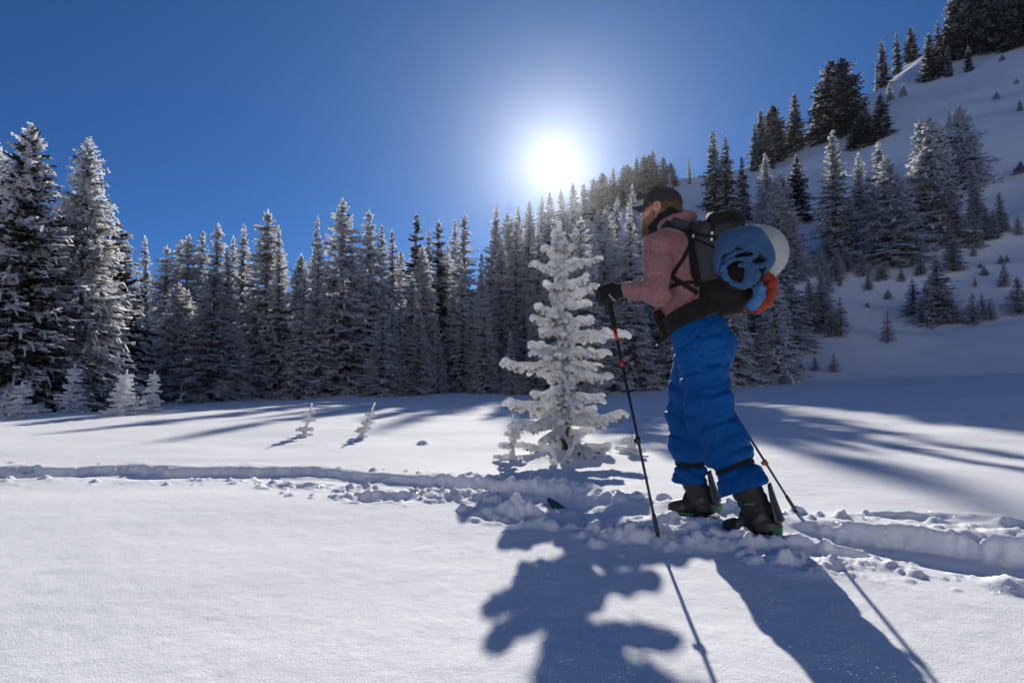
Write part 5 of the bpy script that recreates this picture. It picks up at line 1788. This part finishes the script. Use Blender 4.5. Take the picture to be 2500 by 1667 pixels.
ribbon('compression_strap', [(1688, 568), (1720, 576), (1740, 578), (1760, 590)], d_pack, 0.018, M_BLACK, pack, off=0.004)
ribbon('compression_strap', [(1698, 584), (1722, 594), (1745, 606)], d_pack, 0.012, M_BLACK, pack, off=0.004)
ribbon('top_strap', [(1741, 520), (1742, 545), (1740, 570), (1738, 590)], d_pack, 0.020, M_BLACK, pack, off=0.006)
ribbon('top_strap', [(1700, 534), (1699, 550), (1697, 570)], d_pack, 0.014, M_BLACK, pack, off=0.006)
for x, y in ((1696, 577), (1740, 571), (1739, 586), (1702, 537)):
    p, n = surf(x, y, d_pack)
    t1 = np.cross(n, [0, 0, 1.0]); t1 /= np.linalg.norm(t1); t2 = np.cross(n, t1)
    V = [p + n * (0.006 + dz) + t1 * a * .006 + t2 * b * .008 for dz in (0, .006) for a, b in ((-1, -1), (1, -1), (1, 1), (-1, 1))]
    mesh_obj('buckle', V, [(0, 3, 2, 1), (4, 5, 6, 7), (0, 1, 5, 4), (1, 2, 6, 5), (2, 3, 7, 6), (3, 0, 4, 7)], M_WHITEBIT if y > 560 else M_PLASTIC, pack, smooth=False)
# cord under the pocket
tube_obj('cord', [J(*v) for v in ((1835, 745, .1), (1815, 768, .12), (1803, 760, .13), (1806, 772, .12), (1822, 770, .11), (1833, 757, .1))], 0.002, M_BLACK, pack, 6)

# ---- blue jacket rolled up on the pack
JC = J(1815, 622, 0.17)
def chain(p, pts, r0, k=0.01, wob=0.004):
    E = None
    for (x0, y0, l0), (x1, y1, l1) in zip(pts[:-1], pts[1:]):
        e = d_cap(p, J(x0, y0, l0), J(x1, y1, l1), r0, r0 * .95)
        E = e if E is None else smin(E, e, k)
    return E + wob * n3(p, 42, 42, 42, 93)
MOUTH = J(1812, 647, 0.29)
def d_jacket(p):
    q = p - JC
    a = np.arctan2(q[..., 2], q[..., 0])
    D = d_ell(p, JC, (0.154, 0.130, 0.154)) + 0.004 * np.sin(a * 5 + 1) * sstep(0.05, 0.12, np.hypot(q[..., 0], q[..., 2]))
    D = D + fold(p, 0.009, (8, 8, 8), 90)
    cr = np.abs(vnoise3(q[..., 0] * 9, q[..., 1] * 6, q[..., 2] * 9, 190))
    D = D + 0.007 * np.exp(-(cr / 0.15) ** 2)
    # the open mouth of the bundle, turned to the camera and down
    m = p - MOUTH
    w = 0.010 * np.sin(np.arctan2(m[..., 2], m[..., 0]) * 8) * sstep(0.02, 0.05, np.hypot(m[..., 0], m[..., 2])) + 0.006 * n3(p, 30, 30, 30, 91)
    D = smax(D, -(d_ell(p, MOUTH, (0.130, 0.17, 0.098)) + w), 0.008)
    rim = chain(p, [(1745, 618, .19), (1755, 612, .215), (1766, 608, .235), (1782, 599, .25), (1799, 593, .262), (1808, 600, .266), (1818, 604, .27), (1834, 602, .268), (1851, 608, .255), (1866, 618, .235), (1876, 632, .205), (1872, 650, .205)], 0.0125)
    return smin(D, rim, 0.008)
def d_inner_fold(p):
    mid = chain(p, [(1763, 640, .235), (1778, 627, .245), (1795, 618, .255), (1812, 612, .258), (1828, 609, .255), (1842, 613, .25), (1848, 621, .245), (1836, 630, .248), (1814, 633, .25), (1792, 633, .25), (1776, 643, .245), (1767, 652, .24)], 0.0105, .006, .006)
    tail = chain(p, [(1766, 652, .235), (1768, 664, .232), (1776, 680, .23), (1790, 692, .225), (1805, 698, .22), (1824, 696, .22), (1840, 688, .215), (1848, 670, .215), (1846, 654, .22), (1828, 646, .235), (1806, 648, .24)], 0.0150, .010, .008)
    lobe_ = chain(p, [(1826, 654, .235), (1830, 672, .235), (1826, 690, .228)], .024, .012, .010)
    tail = smin(tail, lobe_, .010)
    tail = smin(tail, chain(p, [(1840, 650, .235), (1858, 648, .235), (1874, 640, .21)], .013, .01), .008)
    return np.minimum(mid, tail)
jk = place(sdf_obj('jacket', d_jacket, JC - np.array([.20, .17, .23]), JC + np.array([.20, .21, .20]), 0.0062, M_JACKET))
tag(jk, 'rolled slate blue jacket with a dark open fold, strapped to the side of the backpack', 'jacket')
sdf_obj('inner_fold', d_inner_fold, JC - np.array([.2, .1, .25]), JC + np.array([.2, .2, .1]), 0.0055, M_JACKET, jk)
sdf_obj('lining', lambda p: d_ell(p, J(1810, 652, 0.15), (0.125, 0.055, 0.125)) + fold(p, 0.01, (14, 14, 14), 95), JC - np.array([.2, .2, .25]), JC + np.array([.2, .2, .2]), 0.009, M_LINING, jk)

# ---- pale stuff sack behind it
SC = J(1858, 617, -0.03)
def d_sack(p):
    q = p - SC
    a = np.arctan2(q[..., 2], q[..., 0] + 0.03 * 0)
    R = np.sqrt((q[..., 0] / 1.02) ** 2 + (q[..., 1] / 1.35) ** 2 + (q[..., 2] / 1.10) ** 2)
    b = np.arctan2(q[..., 2], -q[..., 0] - 0.02)
    pleat = 0.0009 * np.sin(b * 26 + 2 * n3(p, 8, 8, 8, 97)) * sstep(0.0, 0.10, -q[..., 0])
    return R - 0.138 + pleat + fold(p, 0.004, (8, 8, 8), 98)
sk = place(sdf_obj('stuff_sack', d_sack, SC - np.array([.18, .23, .19]), SC + np.array([.18, .23, .19]), 0.0065, M_SACK))
tag(sk, 'pale grey stuff sack with gathered pleats on the back of the backpack', 'sack')
ribbon('closure_strap', [(1836, 655), (1850, 656), (1866, 664), (1886, 670)], d_sack, 0.012, M_BLACK, sk, off=0.006, thick=0.006)
p, n = surf(1850, 657, d_sack)
tube_obj('light_tag', [p + n * .012 + np.array([.012, 0, 0]), p + n * .012 - np.array([.012, 0, 0])], 0.007, plain('mint_plastic', (0.35, 0.75, 0.6), 0.4), sk, 8)

# ---- rust red and blue bundle below
BC = J(1856, 716, 0.03)
def d_bundle(p):
    D = chain(p, [(1868, 676, .06), (1882, 692, .06), (1880, 716, .06), (1868, 736, .06), (1848, 752, .06)], 0.036, .02, .006)
    D = smin(D, d_cap(p, J(1848, 752, .06), J(1820, 764, .06), 0.032, 0.012), 0.02)
    D = smin(D, d_ell(p, J(1862, 710, .01), (.05, .07, .08)), .02)
    cr = np.abs(vnoise3(p[..., 0] * 22, p[..., 1] * 12, p[..., 2] * 22 + p[..., 0] * 10, 200))
    return D + 0.006 * np.exp(-(cr / 0.2) ** 2) + fold(p, 0.004, (12, 12, 12), 101)
bu = place(sdf_obj('gear_bundle', d_bundle, BC - np.array([.16, .16, .18]), BC + np.array([.16, .16, .16]), 0.006, M_RED))
tag(bu, 'rust red gear bundle with a blue sling, hanging at the bottom of the backpack', 'bundle')
def d_sling(p):
    D = chain(p, [(1842, 688, .10), (1856, 704, .115), (1854, 724, .115), (1842, 740, .105), (1832, 750, .09)], 0.027, .015, .006)
    D = smin(D, chain(p, [(1838, 700, .11), (1852, 722, .13), (1866, 722, .115)], .014, .01), .01)
    cr = np.abs(vnoise3(p[..., 0] * 26, p[..., 1] * 16, p[..., 2] * 26, 204))
    return D + 0.005 * np.exp(-(cr / 0.2) ** 2)
sdf_obj('blue_sling', d_sling, BC - np.array([.14, .05, .16]), BC + np.array([.14, .18, .16]), 0.0055, M_BLUE2, bu)

# ---- poles
def pole(s, label, bands, locks):
    tip, g, u = POLE_TIP[s], GRIP[s], UP[s]
    L = np.linalg.norm(g - tip)
    root = place(empty('ski_pole'))
    tag(root, label, 'pole', 'poles of the hiker')
    at = lambda d: tip + u * d
    tube_obj('shaft', [at(-0.18), at(-0.10), at(0.5 * L), at(L - 0.10)], [.004, .0062, .0078, .0088], M_POLE, root, 12)
    tube_obj('grip', [at(L - 0.205), at(L - 0.15), at(L - 0.05), at(L + 0.045), at(L + 0.062)], [.0135, .0160, .018, .019, .012], M_GAITER, root, 14)
    tube_obj('pommel', [at(L + 0.052), at(L + 0.066), at(L + 0.076)], [.016, .021, .013], M_PLASTIC, root, 14)
    for a, b in bands:
        tube_obj('red_band', [at(a * L), at(b * L)], 0.0100, M_POLERED, root, 12)
    for a, red in locks:
        lk = tube_obj('lock', [at(a * L - 0.018), at(a * L - .012), at(a * L + .012), at(a * L + 0.018)], [.010, .0135, .0135, .010], M_POLERED if red else M_PLASTIC, root, 12)
        c = at(a * L)
        sdv = np.cross(u, [0, 1, 0]); sdv /= np.linalg.norm(sdv)
        tube_obj('lever', [c - sdv * 0.012 + u * .008, c - sdv * 0.020 + u * .012, c - sdv * 0.018 - u * 0.012], [.006, .006, .004], M_PLASTIC, lk, 8)
    # basket, sunk in the snow
    tube_obj('basket', [at(-0.060), at(-0.055), at(-0.050)], [.012, .042, .012], M_PLASTIC, root, 18)
    tube_obj('ferrule', [at(0.01), at(0.03), at(0.10), at(0.115)], [.009, .0105, .0105, .008], M_PLASTIC, root, 12)
    # wrist loop
    w = [g + UP[s] * 0.05, g + UP[s] * 0.02 - FW[s] * 0.055 + SD[s] * .052, g - UP[s] * 0.02 - FW[s] * 0.05 + SD[s] * .056, g - UP[s] * .045 - FW[s] * .01 + SD[s] * .05]
    return root
pole(1, 'front ski pole held in the left glove, red band below its grip', [(0.79, 0.845)], [(0.685, True), (0.365, False)])
pole(-1, 'far ski pole slanting back behind the legs, red clamp low on its shaft', [], [(0.57, False), (0.235, True)])

# ---- the split board: one half under each boot
def ski(s, label, ahead, behind, zoff, curl):
    B = BOOTS[s]
    mid = 0.5 * (B['h'] + B['t'])
    root = place(empty('touring_ski'))
    tag(root, label, 'ski', 'skis of the hiker')
    xs = np.linspace(-behind, ahead, 40)
    V, F = [], []
    z0 = B['h'][2] - 0.085 + zoff
    for i, x in enumerate(xs):
        e = min(1.0, max(0.02, (ahead - x) / 0.09)) ; e2 = min(1.0, max(0.05, (x + behind) / 0.12))
        w = 0.066 * math.sqrt(max(0.0, 1 - (1 - e) ** 2)) * math.sqrt(1 - (1 - e2) ** 2) + 0.004
        zz = z0 - 0.105 + curl * max(0.0, x - (ahead - 0.22)) ** 1.5 + 0.10 * max(0, -x - behind + .15)
        for yy, dz in ((-w, 0), (w, 0), (w, -0.010), (-w, -0.010)):
            V.append((mid[0] + x, mid[1] + yy, zz + dz))
    for i in range(len(xs) - 1):
        for k in range(4):
            F.append((i * 4 + k, i * 4 + (k + 1) % 4, (i + 1) * 4 + (k + 1) % 4, (i + 1) * 4 + k))
    m = (len(xs) - 1) * 4
    F += [(3, 2, 1, 0), (m, m + 1, m + 2, m + 3)]
    mesh_obj('board', V, F, M_SKI, root, smooth=False)
    # binding
    bp = mesh_obj('base_plate', *box_vf((mid[0] - .005, mid[1], z0 + 0.010), (0.145, 0.046, 0.007)), M_PLASTIC, root, smooth=False)
    ax = (B['a'] - B['b']) / np.linalg.norm(B['a'] - B['b'])
    back = np.array([-ax[2], 0, ax[0]])
    if back[0] > 0: back = -back
    P = []
    nu, nv = 9, 12
    VV, FF = [], []
    for lay in (0, 0.006):
        for j in range(nv):
            t = j / (nv - 1)
            hgt = 0.0 + 0.185 * t
            half = 0.85 - 0.50 * t ** 1.3
            for i in range(nu):
                w = (i / (nu - 1) * 2 - 1) * half
                rr = 0.094 + lay + 0.022 * t ** 1.4
                VV.append(B['b'] - ax * 0.035 + ax * hgt + back * rr * math.cos(w) + np.array([0, 1, 0]) * rr * 0.95 * math.sin(w))
    n1 = nu * nv
    for j in range(nv - 1):
        for i in range(nu - 1):
            a = j * nu + i
            FF += [(a, a + 1, a + nu + 1, a + nu), (n1 + a, n1 + a + nu, n1 + a + nu + 1, n1 + a + 1)]
    for i in range(nu - 1):
        a = (nv - 1) * nu + i
        FF += [(a, a + 1, n1 + a + 1, n1 + a)]; FF += [(i + 1, i, n1 + i, n1 + i + 1)]
    for j in range(nv - 1):
        FF += [(j * nu, (j + 1) * nu, n1 + (j + 1) * nu, n1 + j * nu), (j * nu + nu - 1, n1 + j * nu + nu - 1, n1 + (j + 1) * nu + nu - 1, (j + 1) * nu + nu - 1)]
    mesh_obj('highback', VV, FF, M_PLASTIC, root)
    # heel cup and straps round the boot
    def loop(c, nrm, r0, w, name, mat, a0, a1, th=0.008):
        nrm = np.asarray(nrm, float); nrm /= np.linalg.norm(nrm)
        e1 = np.array([1.0, 0, 0]); e1 -= nrm * (e1 @ nrm); e1 /= np.linalg.norm(e1); e2 = np.cross(nrm, e1)
        P, N = [], []
        for w_ in np.linspace(a0, a1, 26):
            dv = e1 * math.cos(w_) + e2 * math.sin(w_)
            ts = np.linspace(0.02, 0.20, 120)
            f = d_boot(c + dv * ts[:, None], s)
            k = int(np.argmax(f > 0.004)) if (f > 0.004).any() else 60
            P.append(c + dv * ts[k]); N.append(dv)
        P = np.array(P)
        P[1:-1] = (P[:-2] + P[1:-1] * 2 + P[2:]) / 4
        return strip(name, P, N, w, th, mat, root)
    loop(B['b'] + ax * 0.012, ax + np.array([0.45, 0, 0]), .09, 0.030, 'ankle_strap', M_PLASTIC, -math.pi * 0.95, math.pi * 0.95)
    loop(B['b'] - ax * 0.030, ax * 0.9 + np.array([-0.2, 0, 0]), .09, 0.034, 'heel_cup', M_PLASTIC, math.pi * 0.35, math.pi * 1.65)
    tc_ = B['h'] * 0.25 + B['t'] * 0.75
    loop(tc_ - np.array([0, 0, .012]), (0.9, 0, 0.25), .06, 0.032, 'toe_strap', M_PLASTIC, 0, 2 * math.pi)
    mesh_obj('foot_pad', *box_vf((mid[0] + .05, mid[1], z0 + 0.022), (0.075, 0.050, 0.005)), M_GREEN, root, smooth=False)
    hb = B['h'] + back * 0.062 + np.array([0, 0, -0.045])
    mesh_obj('heel_block', *box_vf(hb, (0.020, 0.036, 0.020)), M_GREEN, root, smooth=False)
    return root
def box_vf(c, h):
    V = [(c[0] + a * h[0], c[1] + b * h[1], c[2] + d * h[2]) for d in (-1, 1) for a, b in ((-1, -1), (1, -1), (1, 1), (-1, 1))]
    return V, [(0, 3, 2, 1), (4, 5, 6, 7), (0, 1, 5, 4), (1, 2, 6, 5), (2, 3, 7, 6), (3, 0, 4, 7)]
ski(1, 'near ski under the rear boot, mostly buried in churned snow', 0.62, 0.92, 0.0, 0.25)
ski(-1, 'far ski under the front boot, its upturned tip poking out of the snow', 0.96, 0.62, 0.0, 1.1)
